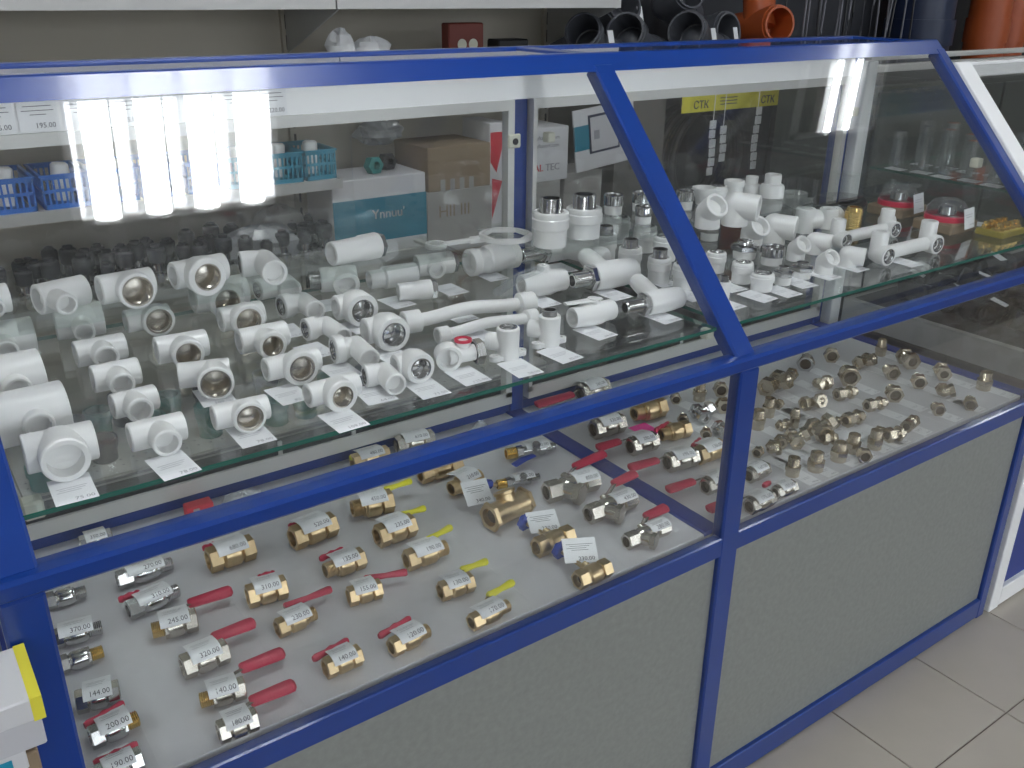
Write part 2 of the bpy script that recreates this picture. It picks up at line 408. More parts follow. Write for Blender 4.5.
PVALVES = [
    ((0.8224, 0.1644, 0.9565), (0.8993, 0.163, 0.9565), 0.0185, (0.814, 0.1717, 0.9778), (0.8769, 0.1641, 0.9778), 'white plastic ball valve with white lever, nearest the shelf edge', (0.8434, 0.1083), ''),
    ((0.8459, 0.326, 0.9599), (0.9285, 0.3181, 0.9599), 0.0219, (0.7703, 0.285, 0.9851), (0.8745, 0.3003, 0.9851), 'white plastic ball valve with clear hexagonal lever', (0.866, 0.2688), ''),
]
AVALVES = [
    ((0.949, 0.4688, 0.9614), (1.0039, 0.482, 0.9614), (1.125, 0.4808, 0.9614), 0.0234, (1.0514, 0.3712, 0.9684), 0.0178, 'white angle valve with chrome male thread, farthest of three', (1.0098, 0.4027), ''),
    ((0.9284, 0.2969, 0.9619), (0.9707, 0.2962, 0.9619), (1.0578, 0.2883, 0.9619), 0.0239, (1.0236, 0.371, 0.9691), 0.0167, 'white angle valve with chrome male thread, middle of three', (0.9865, 0.2319), ''),
    ((0.9179, 0.1543, 0.9571), (0.9588, 0.1561, 0.9571), (1.0273, 0.1467, 0.9571), 0.0191, (1.0112, 0.2251, 0.9628), 0.0147, 'white angle valve with chrome male thread, nearest of three', (0.9733, 0.1052), ''),
]
WALLEL = [
    ((0.6786, 0.1244, 0.938), 0.0452, 0.0158, 0, 'white wall-plate elbow with female thread on its foot', (0.6701, 0.0575), ''),
    ((0.7558, 0.1327, 0.938), 0.0451, 0.0157, 1, 'white wall-plate elbow with raised male thread', (0.7447, 0.0666), ''),
]
REDTAP = ((0.5903, 0.1383, 0.9559), (0.6273, 0.131, 0.9559), 0.0179, (0.6137, 0.1366, 0.9756), (0.5977, 0.0742))
WRENCH = ((0.8016, 0.5182, 0.992), (0.9095, 0.4613, 1.006), 0.0191, 0.0471)
UPS = [
    ((0.9472, 0.3826, 1.0), 0.0595, 0.0317, 'male', 'wide hazy white coupling with chrome male thread by the blue back post', None, ''),
    ((1.0342, 0.3996, 1.0), 0.0527, 0.0329, 'male', 'wide white coupling with chrome male thread in the back row, beside the catalogue', None, ''),
    ((1.0845, 0.4749, 0.938), 0.059, 0.0284, 'male', 'hazy white male coupling in front of the wide pair', None, ''),
    ((1.1045, 0.42, 0.938), 0.0526, 0.0223, 'male', 'white male coupling right of the hazy one', None, ''),
    ((1.2232, 0.5186, 0.938), 0.05, 0.0251, 'female', 'white female coupling, farthest of the female row', None, ''),
    ((1.0951, 0.3404, 0.938), 0.0473, 0.0215, 'male', 'white male coupling, third from the front in its row', None, ''),
    ((1.2206, 0.4367, 0.938), 0.0488, 0.0233, 'female', 'white female coupling with ring collar, middle of the female row', None, ''),
    ((1.1003, 0.2714, 0.938), 0.0443, 0.0208, 'male', 'white male coupling, second from the front in its row', (1.1033, 0.2401), ''),
    ((1.2089, 0.3692, 0.938), 0.0452, 0.0235, 'female', 'white female coupling touching the slanted blue post', None, ''),
    ((1.1146, 0.2227, 0.938), 0.0412, 0.0222, 'female', 'white coupling half hidden behind the slanted blue post', (1.0871, 0.1587), ''),
    ((1.1119, 0.1336, 0.938), 0.0346, 0.0122, 'male', 'small white male coupling just right of the slanted post', (1.1041, 0.0923), ''),
    ((1.199, 0.5081, 1.0), 0.0382, 0.0196, 'chrome', 'bright chrome coupling behind the white female row', None, ''),
    ((1.2636, 0.4977, 1.0), 0.0368, 0.0199, 'chrome', 'chrome coupling farthest back beside the slanted post', None, ''),
    ((1.1951, 0.418, 1.0), 0.0319, 0.017, 'chrome', 'dark chrome coupling behind the slanted post', None, ''),
    ((1.3468, 0.4617, 1.0), 0.0378, 0.0181, 'chrome', 'white-ringed chrome coupling right behind the slanted post', None, ''),
    ((1.2308, 0.2607, 0.938), 0.0361, 0.018, 'female', 'white female coupling, rear of the three right of the post', None, ''),
    ((1.22, 0.1897, 0.938), 0.0361, 0.0191, 'female', 'white female coupling, middle of the three right of the post', (1.1795, 0.1557), ''),
    ((1.2146, 0.1405, 0.938), 0.0295, 0.0204, 'female', 'white female coupling, nearest of the three right of the post', (1.1793, 0.0912), ''),
    ((1.392, 0.4286, 0.938), 0.036, 0.0203, 'chrome2', 'two-step chrome coupling in front of the tilted elbow', None, ''),
    ((1.3475, 0.2962, 0.938), 0.0338, 0.0247, 'chrome2', 'large two-step chrome coupling behind white couplings', None, ''),
    ((1.3561, 0.2383, 0.938), 0.0338, 0.0223, 'chrome', 'chrome coupling with notched rim among the right couplings', None, ''),
    ((1.2729, 0.1439, 0.938), 0.0316, 0.0165, 'chrome2', 'slim two-step chrome coupling at the right shelf edge', (1.2354, 0.0858), ''),
    ((1.3319, 0.1504, 0.938), 0.028, 0.0186, 'chrome2', 'low chrome nut coupling nearest the plain elbows', (1.2993, 0.1034), ''),
    ((1.4139, 0.4741, 1.0), 0.0345, 0.0247, 'reducer', 'white reducer cone, leftmost of the back row on the right shelf', None, ''),
    ((1.4684, 0.4865, 1.0), 0.0286, 0.0199, 'female', 'small white socket beside the reducer cone', None, ''),
    ((1.5293, 0.4974, 1.0), 0.033, 0.0214, 'plain', 'white socket, third of the back row on the right shelf', None, ''),
    ((1.5747, 0.4887, 1.0), 0.0383, 0.0195, 'shoulder', 'slim white shouldered plug in the back row', None, ''),
    ((1.5882, 0.4439, 1.0), 0.0482, 0.0256, 'shoulder', 'tall white shouldered plug in the back row', None, ''),
    ((1.7791, 0.5331, 0.938), 0.0358, 0.0316, 'reducer', 'wide pale cap at the end of the back row', None, ''),
    ((1.8057, 0.4969, 0.938), 0.0206, 0.0279, 'plain', 'low hazy white cap behind the upright tees', None, ''),
]
STEL = [
    ((1.2707, 0.3268, 1.0), (1.2707, 0.3268, 1.0277), (1.267, 0.3025, 1.047), 0.0231, 'tall hazy white elbow with open ring mouth', None, ''),
    ((1.3291, 0.3136, 1.0), (1.3291, 0.3136, 1.037), (1.3506, 0.2766, 1.0348), 0.0245, 'largest white elbow with mouth turned to the right', None, ''),
    ((1.421, 0.3447, 0.938), (1.421, 0.3447, 0.9666), (1.4175, 0.3217, 0.9848), 0.0219, 'white elbow with round open mouth, beside the large elbow', None, ''),
    ((1.4761, 0.3366, 0.938), (1.4761, 0.3366, 0.9743), (1.4973, 0.3, 0.9721), 0.0242, 'white elbow with shaded mouth, second largest', None, ''),
    ((1.4157, 0.2313, 0.938), (1.4157, 0.2313, 0.9596), (1.4129, 0.2136, 0.9737), 0.017, 'small white bent elbow above the chrome couplings', None, ''),
    ((1.4854, 0.243, 0.938), (1.4854, 0.243, 0.9616), (1.5008, 0.2166, 0.9601), 0.0175, 'small white right-angle elbow behind the manifold', None, ''),
    ((1.3862, 0.1447, 0.938), (1.3862, 0.1447, 0.959), (1.3835, 0.1277, 0.9725), 0.0162, 'small white bent elbow nearest the shelf edge', (1.3742, 0.1103), ''),
    ((1.4634, 0.1512, 0.938), (1.4634, 0.1512, 0.9589), (1.4781, 0.126, 0.9574), 0.0167, 'small white right-angle elbow nearest the manifold', (1.4595, 0.1136), ''),
]
PLANKS = [
    ((1.5251, 0.108, 0.9564), (1.6794, 0.1053, 0.9564), 0.0184, (1.5174, 0.1372, 0.9822), (1.6641, 0.1326, 0.9822), 'long white twin outlet bar with metal mouths, nearer one', (1.5745, 0.077), ''),
    ((1.5624, 0.2261, 0.9547), (1.7249, 0.2264, 0.9547), 0.0167, (1.5193, 0.2283, 0.978), (1.676, 0.2348, 0.978), 'long white twin outlet bar with metal mouths, farther one', None, ''),
]
UPTEE = [
    ((1.6058, 0.3637, 0.938), 0.0508, 0.02, (1.6341, 0.3568, 0.9634), 'upright white tee beside the second largest elbow'),
    ((1.6783, 0.3582, 0.938), 0.0431, 0.0204, (1.732, 0.3688, 0.9596), 'upright white tee behind the farther outlet bar'),
]
VALVES = [
    ((0.0865, 0.4156, 0.6014), (0.1414, 0.4119, 0.6014), 0.0134, 'chrome', 'fm', None, '', 'chrome valve half hidden behind the left post, farthest'),
    ((0.0767, 0.3217, 0.602), (0.1403, 0.3132, 0.602), 0.014, 'chrome', 'fm', None, '370.00', 'chrome coupling with price label, second behind the left post'),
    ((0.0728, 0.2641, 0.6008), (0.1296, 0.2625, 0.6008), 0.0128, 'chrome', 'fB', None, '', 'ribbed chrome coupling with brass end beside the left post'),
    ((0.0791, 0.1782, 0.6032), (0.1281, 0.1694, 0.6032), 0.0152, 'chrome', 'ff', None, '144.00', 'chrome valve labelled one hundred forty-four by the left post'),
    ((0.0794, 0.108, 0.6025), (0.1339, 0.1107, 0.6025), 0.0145, 'chrome', 'fB', ('wing', (0.0782, 0.1234, 0.6075), (0.1251, 0.1364, 0.6075)), '200.00', 'chrome valve with brass end and red wing handle'),
    ((0.0706, 0.0453, 0.6018), (0.1212, 0.0468, 0.6018), 0.0138, 'chrome', 'ff', ('wing', (0.0733, 0.0585, 0.6066), (0.1212, 0.0609, 0.6066)), '190.00', 'nearest chrome valve with red wing, cut by the lower edge'),
    ((0.1838, 0.4101, 0.6026), (0.2635, 0.4109, 0.6026), 0.0146, 'chrome', 'fm', None, '270.00', 'long chrome coupling just under the front rail'),
    ((0.1783, 0.3283, 0.6026), (0.2502, 0.3378, 0.6026), 0.0146, 'chrome', 'fm', ('wing', (0.1722, 0.349, 0.6077), (0.2014, 0.3514, 0.6077)), '310.00', 'chrome valve with a bit of red handle, second in its row'),
    ((0.1928, 0.2623, 0.6048), (0.2507, 0.2535, 0.6048), 0.0168, 'nickel', 'Bf', ('long', (0.2497, 0.2879, 0.609), (0.3115, 0.2849, 0.609), 'red'), '245.00', 'nickel valve with brass thread and red lever, farthest of four'),
    ((0.2031, 0.1655, 0.6052), (0.2621, 0.1669, 0.6052), 0.0172, 'nickel', 'ff', ('long', (0.2527, 0.1962, 0.6095), (0.3117, 0.1962, 0.6095), 'red'), '320.00', 'nickel valve with hexagon ends and red lever, second of four'),
    ((0.2035, 0.0969, 0.6026), (0.2572, 0.0894, 0.6026), 0.0146, 'nickel', 'Bf', ('long', (0.2626, 0.1205, 0.6063), (0.3213, 0.1196, 0.6063), 'red'), '140.00', 'nickel valve with brass thread and red lever, third of four'),
    ((0.2037, 0.033, 0.6026), (0.2499, 0.0302, 0.6026), 0.0146, 'nickel', 'ff', ('long', (0.2516, 0.0566, 0.6062), (0.309, 0.0551, 0.6062), 'red'), '180.00', 'nickel valve with red lever, nearest the front rail'),
    ((0.3075, 0.3769, 0.6083), (0.3779, 0.3776, 0.6083), 0.0203, 'brass', 'ff', ('wing', (0.3073, 0.3965, 0.6154), (0.34, 0.3972, 0.6154)), '680.00', 'large brass valve under the rail, farther left'),
    ((0.4352, 0.362, 0.6084), (0.5096, 0.3679, 0.6084), 0.0204, 'brass', 'ff', ('wing', (0.4389, 0.381, 0.6155), (0.4682, 0.3824, 0.6155)), '520.00', 'large brass valve under the rail with glinting label'),
    ((0.3245, 0.2613, 0.6058), (0.3803, 0.2547, 0.6058), 0.0178, 'brass', 'ff', ('wing', (0.3497, 0.2829, 0.612), (0.3747, 0.2807, 0.612)), '310.00', 'stout brass valve with red hub behind its label'),
    ((0.3335, 0.1742, 0.6023), (0.3904, 0.1773, 0.6023), 0.0143, 'brass', 'fm', ('long', (0.3586, 0.2098, 0.6058), (0.4307, 0.2111, 0.6058), 'red'), '230.00', 'slim brass valve with long thin red lever, lower one'),
    ((0.4429, 0.258, 0.6051), (0.5061, 0.259, 0.6051), 0.0171, 'brass', 'mf', ('wing', (0.4444, 0.2778, 0.6111), (0.4845, 0.2827, 0.6111)), '135.00', 'brass valve with male thread, centre of the brass group'),
    ((0.444, 0.1836, 0.603), (0.4928, 0.176, 0.603), 0.015, 'brass', 'ff', ('long', (0.4804, 0.2049, 0.6068), (0.5409, 0.1847, 0.6068), 'red'), '155.00', 'slim brass valve with long thin red lever, upper one'),
    ((0.3528, 0.0632, 0.6027), (0.4027, 0.0638, 0.6027), 0.0147, 'brass', 'ff', ('wing', (0.3444, 0.0801, 0.6079), (0.3979, 0.0886, 0.6079)), '140.00', 'brass valve with red wing handle, nearest the camera'),
    ((0.4421, 0.0522, 0.6019), (0.5012, 0.0565, 0.6019), 0.0139, 'brass', 'fm', ('wing', (0.436, 0.0738, 0.6067), (0.4888, 0.0836, 0.6067)), '120.00', 'brass valve with red wing handle and threaded tail'),
    ((0.5526, 0.3903, 0.6087), (0.6212, 0.3787, 0.6087), 0.0207, 'brass', 'mf', ('long', (0.6179, 0.3999, 0.6191), (0.671, 0.4011, 0.6191), 'yellow'), '450.00', 'largest brass valve with yellow lever, touching the rail'),
    ((0.5479, 0.2929, 0.6077), (0.6136, 0.2942, 0.6077), 0.0197, 'brass', 'ff', ('long', (0.6035, 0.315, 0.6176), (0.6467, 0.312, 0.6176), 'yellow'), '235.00', 'brass valve with yellow lever, second from the rail'),
    ((0.5546, 0.2122, 0.6054), (0.6244, 0.2103, 0.6054), 0.0174, 'brass', 'fm', ('long', (0.6035, 0.2323, 0.6141), (0.6541, 0.2431, 0.6141), 'yellow'), '190.00', 'brass valve with yellow lever, third from the rail'),
    ((0.5582, 0.1191, 0.6032), (0.6108, 0.1154, 0.6032), 0.0152, 'brass', 'ff', ('long', (0.6066, 0.1387, 0.6107), (0.6514, 0.1362, 0.6107), 'yellow'), '130.00', 'brass valve with yellow lever, fourth from the rail'),
    ((0.558, 0.0368, 0.6011), (0.6231, 0.0407, 0.6011), 0.0131, 'brass', 'fm', ('long', (0.6065, 0.0669, 0.6076), (0.6554, 0.0741, 0.6076), 'yellow'), '170.00', 'brass valve with yellow lever, nearest the front rail'),
    ((0.7063, 0.4318, 0.6058), (0.7892, 0.4298, 0.6058), 0.0178, 'brass', 'ff', None, '', 'brass valve mostly hidden behind the blue middle rail'),
    ((0.7244, 0.3566, 0.607), (0.7913, 0.3667, 0.607), 0.019, 'brass', 'mm', None, '210.00', 'squat brass check valve left of the hanging label'),
    ((0.7215, 0.2348, 0.6116), (0.805, 0.247, 0.6116), 0.0236, 'brass', 'ff', ('stub', (0.7731, 0.2839, 0.6199), (0.7687, 0.2628, 0.6199)), '', 'big bare brass tee with a large upright price card'),
    ((0.7385, 0.1292, 0.6051), (0.8084, 0.1296, 0.6051), 0.0171, 'brass', 'ff', ('knob', (0.7632, 0.1924, 0.6111), (0.7632, 0.1924, 0.6111)), '', 'brass valve with blue knob, farther one'),
    ((0.7379, 0.0274, 0.6035), (0.799, 0.0286, 0.6035), 0.0155, 'brass', 'ff', ('knob', (0.7623, 0.0993, 0.6089), (0.7623, 0.0993, 0.6089)), '', 'brass valve with blue knob, nearer one'),
    ((0.8831, 0.4172, 0.6021), (0.9807, 0.3903, 0.6021), 0.0141, 'tap', 'Bh', ('blade', (0.8695, 0.3724, 0.607), (0.9184, 0.377, 0.607), 'blue'), '280.00', 'chrome hose tap with blue blade handle, farther one'),
    ((0.8056, 0.3341, 0.5995), (0.8878, 0.3174, 0.5995), 0.0115, 'tap', 'Bh', ('knob2', (0.792, 0.3392, 0.6035), (0.792, 0.3392, 0.6035)), '210.00', 'small chrome hose tap, nearer one'),
    ((0.8512, 0.2518, 0.6078), (0.954, 0.2409, 0.6078), 0.0198, 'nickel', 'fY', ('long', (0.9438, 0.2905, 0.6127), (1.0256, 0.3004, 0.6127), 'red'), '850.00', 'nickel strainer valve with red lever, farthest of three'),
    ((0.8675, 0.1584, 0.6054), (0.9664, 0.1575, 0.6054), 0.0174, 'nickel', 'fY', ('long', (0.9648, 0.2078, 0.6097), (1.0251, 0.2147, 0.6097), 'red'), '430.00', 'nickel strainer valve with red lever, middle of three'),
    ((0.8686, 0.0658, 0.6022), (0.9554, 0.0632, 0.6022), 0.0142, 'nickel', 'fY', ('long', (0.9407, 0.0999, 0.6058), (0.9931, 0.1025, 0.6058), 'red'), '280.00', 'nickel strainer valve with red lever, nearest of three'),
    ((1.075, 0.3937, 0.6086), (1.1465, 0.3889, 0.6086), 0.0206, 'nickel', 'ff', None, '530.00', 'stout nickel valve right of the blue divider, under the rail'),
    ((1.1908, 0.4022, 0.6094), (1.2673, 0.3975, 0.6094), 0.0214, 'brass', 'mf', None, '', 'brass valve resting on the pink note'),
    ((1.1749, 0.3066, 0.6056), (1.2412, 0.2991, 0.6056), 0.0176, 'brass', 'mf', ('wing', (1.1654, 0.314, 0.6117), (1.2085, 0.3225, 0.6117)), '', 'bright brass valve with red wing beside the pink note'),
    ((1.0884, 0.3005, 0.607), (1.1482, 0.2954, 0.607), 0.019, 'nickel', 'ff', ('long', (1.0829, 0.3233, 0.6117), (1.0277, 0.3257, 0.6117), 'red'), '290.00', 'nickel valve with red lever turned left, farthest of three'),
    ((1.101, 0.214, 0.6072), (1.1637, 0.2045, 0.6072), 0.0192, 'nickel', 'ff', ('long', (1.0889, 0.2254, 0.6121), (1.0242, 0.2325, 0.6121), 'red'), '195.00', 'nickel valve with red lever turned left, middle of three'),
    ((1.1677, 0.2032, 0.6066), (1.2338, 0.2023, 0.6066), 0.0186, 'brass', 'ff', ('wing', (1.1738, 0.2229, 0.6132), (1.2076, 0.235, 0.6132)), '130.00', 'nickel-brass valve with red wing just left of the post'),
    ((1.0973, 0.1153, 0.6046), (1.1537, 0.1158, 0.6046), 0.0166, 'nickel', 'ff', ('long', (1.0912, 0.1363, 0.6088), (1.0294, 0.1403, 0.6088), 'red'), '210.00', 'nickel valve with red lever turned left, nearest of three'),
    ((1.111, 0.027, 0.6032), (1.1681, 0.0281, 0.6032), 0.0152, 'nickel', 'ff', ('long', (1.0793, 0.0568, 0.607), (1.0415, 0.0552, 0.607), 'red'), '175.00', 'nickel valve just right of the middle post, nearest the front'),
    ((1.1879, 0.0356, 0.6011), (1.2353, 0.0329, 0.6011), 0.0131, 'nickel', 'ff', ('wing', (1.1803, 0.0565, 0.6056), (1.1988, 0.0567, 0.6056)), '155.00', 'small nickel valve with red nub, second right of the post'),
    ((1.1925, 0.1011, 0.6033), (1.243, 0.1029, 0.6033), 0.0153, 'nickel', 'ff', None, '160.00', 'small labelled valve partly behind the middle post'),
    ((0.7245, 0.5533, 0.6069), (0.7995, 0.5429, 0.6069), 0.0189, 'nickel', 'ff', None, '610.00', 'nickel valve at the tray back, seen above the rail'),
    ((0.6277, 0.5429, 0.6044), (0.7006, 0.5408, 0.6044), 0.0164, 'brass', 'ff', ('long', (0.6268, 0.5483, 0.6127), (0.6773, 0.5473, 0.6127), 'yellow'), '480.00', 'brass valve with yellow lever at the tray back'),
    ((1.1631, 0.542, 0.6093), (1.2374, 0.5436, 0.6093), 0.0213, 'nickel', 'ff', ('long', (1.143, 0.5411, 0.6147), (1.0446, 0.5403, 0.6147), 'red'), '560.00', 'large valve with wide red lever at the tray back'),
    ((0.1611, 0.5415, 0.602), (0.2082, 0.5401, 0.602), 0.014, 'chrome', 'ff', None, '350.00', 'chrome valve at the tray back by the left corner'),
]
CARDS = [
    ((0.7417, 0.3009, 0.622), (0.047, 0.045), 12, 35, '340.00', 'large price card standing on the bare brass tee'),
    ((0.7823, 0.1696, 0.618), (0.05, 0.04), 20, 25, '220.00', 'price card leaning on the farther blue-knob valve'),
    ((0.7787, 0.0713, 0.618), (0.052, 0.042), 28, 28, '230.00', 'price card leaning on the nearer blue-knob valve'),
]
SMALL = [
    ((1.488, 0.2952, 0.6008), 0.0191, 0.0128, 'ring', 200, 'tiny bright ring fitting just right of the post'),
    ((1.4962, 0.2829, 0.5986), 0.0212, 0.0106, 'coup', 20, 'tiny nut beside the bright ring fitting'),
    ((1.553, 0.3486, 0.61), 0.0749, 0.022, 'tee', 15, 'large brownish tee close to the middle post'),
    ((1.6356, 0.3655, 0.6039), 0.0317, 0.0159, 'coup', 25, 'hexagon nipple behind the brownish tee'),
    ((1.7229, 0.3937, 0.6091), 0.0374, 0.0211, 'ring', 215, 'dark-bored chrome ring fitting under the rail'),
    ((1.8141, 0.3921, 0.6071), 0.0287, 0.0191, 'ring', 225, 'shiny ring nut next along under the rail'),
    ((1.6473, 0.3031, 0.6036), 0.0489, 0.0156, 'elbow', -20, 'short angled fitting with bright end, mid tray'),
    ((1.7295, 0.2836, 0.6128), 0.0405, 0.0248, 'ring', 230, 'largest open-mouthed union of the tray'),
    ((1.8452, 0.3251, 0.6045), 0.0471, 0.0165, 'tee', 5, 'small tee behind the largest union'),
    ((1.5547, 0.2417, 0.6039), 0.0551, 0.0159, 'tee', -10, 'tee with bright side nut, centre of the tray'),
    ((1.655, 0.2326, 0.6032), 0.0521, 0.0152, 'coup', -12, 'straight coupling between two price strips, centre'),
    ((1.6597, 0.1612, 0.6028), 0.0508, 0.0148, 'coup', -12, 'straight coupling, one step nearer the right end'),
    ((1.7359, 0.1727, 0.6075), 0.0347, 0.0195, 'ring', 230, 'open-mouthed union second in size'),
    ((1.5584, 0.1428, 0.6043), 0.049, 0.0163, 'coup', -5, 'fat coupling with hexagon middle'),
    ((1.4826, 0.23, 0.5994), 0.0207, 0.0114, 'ring', 225, 'small ring end of the nut cluster'),
    ((1.4188, 0.2086, 0.6001), 0.0282, 0.0121, 'coup', 170, 'small nut lying left in the cluster'),
    ((1.4513, 0.2054, 0.588), 0.0408, 0.0102, 'up', 0, 'bright-faced plug in the cluster'),
    ((1.3849, 0.2449, 0.588), 0.0406, 0.0163, 'up', 0, 'yellowish nut half hidden by the post'),
    ((1.4485, 0.2705, 0.588), 0.0418, 0.0146, 'up', 0, 'upright nut behind the yellowish one'),
    ((1.4448, 0.1446, 0.6078), 0.0435, 0.0198, 'tee', 80, 'dark bronze tee standing mid tray'),
    ((1.4922, 0.1527, 0.5981), 0.0161, 0.0101, 'ring', 235, 'small ring mouth in front of the bronze tee'),
    ((1.4459, 0.116, 0.6017), 0.0274, 0.0137, 'coup', -30, 'short hexagon nut below the ring mouth'),
    ((1.5251, 0.1582, 0.5982), 0.0285, 0.0102, 'coup', 20, 'slim nipple pointing at the fat coupling'),
    ((1.3805, 0.1507, 0.6036), 0.0389, 0.0156, 'tee', 60, 'tee with several nuts left of the bronze one'),
    ((1.3559, 0.1618, 0.6016), 0.0233, 0.0136, 'coup', 40, 'round nut beside the many-nut tee'),
    ((1.3134, 0.1505, 0.6014), 0.0267, 0.0134, 'elbow', 30, 'elbow with bright hexagon near the post'),
    ((1.291, 0.1603, 0.5994), 0.019, 0.0114, 'ring', 200, 'grey ring touching the middle post'),
    ((1.2852, 0.0757, 0.588), 0.0367, 0.0147, 'up', 0, 'upright threaded nipple, first in the front row'),
    ((1.3361, 0.064, 0.588), 0.0371, 0.0167, 'up', 0, 'upright hexagon nipple, second in the front row'),
    ((1.405, 0.0646, 0.588), 0.0379, 0.0171, 'up', 0, 'upright tall adaptor, third in the front row'),
    ((1.4553, 0.0699, 0.588), 0.0386, 0.0154, 'up', 0, 'upright adaptor with grooves, fourth in the front row'),
    ((1.4387, 0.0364, 0.6031), 0.0226, 0.0151, 'ring', 235, 'round nut with bright face in the front row'),
    ((1.5055, 0.0561, 0.588), 0.039, 0.0156, 'up', 0, 'upright adaptor behind the bright-faced nut'),
    ((1.545, 0.0748, 0.6019), 0.0238, 0.0139, 'coup', 20, 'hexagon nut beside the golden coupling'),
    ((1.5637, 0.0521, 0.6038), 0.0394, 0.0158, 'coup', -15, 'golden coupling at the end of the front row'),
    ((1.6387, 0.0654, 0.6022), 0.0486, 0.0142, 'coup', 12, 'golden coupling with hexagon tail, third from the tray end'),
    ((1.7492, 0.0766, 0.6027), 0.0252, 0.0147, 'ring', 235, 'small open nut near the tray end'),
    ((1.8383, 0.1151, 0.6033), 0.0306, 0.0153, 'elbow', 45, 'small elbow behind the open nut'),
    ((1.836, 0.0539, 0.6029), 0.0341, 0.0149, 'ring', 215, 'open socket nearest the tray end'),
    ((1.9622, 0.0931, 0.588), 0.0449, 0.0179, 'up', 0, 'upright elbow at the far end of the tray'),
    ((1.9393, 0.1822, 0.6064), 0.0459, 0.0184, 'coup', 45, 'pale coupling lying slantwise at the tray back'),
    ((1.8459, 0.183, 0.6059), 0.0314, 0.0179, 'ring', 225, 'open union at the tray back'),
    ((1.938, 0.2712, 0.6093), 0.0567, 0.0213, 'coup', 60, 'thick pale coupling at the tray back'),
    ((1.8394, 0.2496, 0.6063), 0.0321, 0.0183, 'ring', 240, 'bright ring union beside the thick pale coupling'),
    ((1.9523, 0.3498, 0.588), 0.0489, 0.0147, 'up', 0, 'faint upright nipple at the tray back'),
    ((1.3347, 0.4299, 0.6009), 0.0258, 0.0129, 'ring', 235, 'small ring left of the post, farthest'),
    ((1.388, 0.4093, 0.588), 0.0433, 0.0152, 'up', 0, 'upright plug left of the post'),
    ((1.4432, 0.4021, 0.6055), 0.0262, 0.0175, 'ring', 235, 'round-bored nut touching the post, farther one'),
    ((1.3545, 0.35, 0.6026), 0.0251, 0.0146, 'ring', 225, 'round-bored nut left of the post, middle one'),
    ((1.3828, 0.3374, 0.6048), 0.0252, 0.0168, 'coup', 60, 'nut cluster end hidden by the post'),
    ((1.2745, 0.3457, 0.6003), 0.0204, 0.0123, 'ring', 225, 'small open end of the three-way fitting'),
    ((1.3107, 0.3336, 0.6044), 0.0411, 0.0164, 'tee', 75, 'three-way chrome fitting beside the bright brass valve'),
    ((1.2666, 0.2741, 0.5999), 0.0238, 0.0119, 'ring', 225, 'small open end of the nearer three-way fitting'),
    ((1.2933, 0.2571, 0.6038), 0.0357, 0.0158, 'tee', 75, 'nearer three-way chrome fitting touching the post'),
]


# ------------------------------------------------------------------ the room
def boxobj(name, a, b, m, parent=None, e=0, loc=None):
    mb = MB(loc if loc else (0, 0, 0))
    mb.bbox(a, b, e) if e else mb.box(a, b)
    return mb.build(name, m, parent, smooth=False)

fl = struct(boxobj('floor', (-3, -5, -.05), (8, 2.2, -.003), 'grout'))
tm = MB(); tm.bbox((.0015, .0015, -.008), (.3015, .3015, 0), .001); tile0 = tm.build('tile', 'tile', fl, smooth=False)
tile0.location = (1.444 + .303, -.21 - .303, 0)
for i in range(-4, 10):
    for j in range(-3, 1):
        if (i, j) == (1, -1): continue
        t = tile0.copy(); COL.objects.link(t); t.parent = fl; t.location = (1.444 + .303 * i, -.21 + .303 * j, 0)
struct(boxobj('ceiling', (-3, -5, 2.8), (8, 2.2, 2.85), 'ceil'))
struct(boxobj('wall_back', (-3, 2.2, -.05), (8, 2.3, 2.85), 'wall'))
struct(boxobj('wall_left', (-3.1, -5, -.05), (-3, 2.2, 2.85), 'wall'))
struct(boxobj('wall_right', (8, -5, -.05), (8.1, 2.2, 2.85), 'wall'))
mb = MB()
mb.box((-3, -5.1, -.05), (8, -5, .7)); mb.box((-3, -5.1, 2.45), (8, -5, 2.85))
for a, b in ((-3, -2.4), (1.6, 2.2), (6.2, 8)): mb.box((a, -5.1, .7), (b, -5, 2.45))
struct(mb.build('wall_front', 'wall', smooth=False))
for k, (a, b) in enumerate(((-2.4, 1.6), (2.2, 6.2))):
    wn = struct(boxobj('window_%d' % (k + 1), (a, -5.07, .7), (b, -5.05, 2.45), 'window_fill'))  # unseen glowing panes, added to brighten the counter front and the shelving
    mb = MB()
    for q in range(5): mb.box((a + q * (b - a - .05) / 4, -5.05, .7), (a + q * (b - a - .05) / 4 + .05, -5.0, 2.45))
    mb.box((a, -5.05, .7), (b, -5.0, .75)); mb.box((a, -5.05, 2.4), (b, -5.0, 2.45)); mb.build('window_frame', 'white', wn, smooth=False)
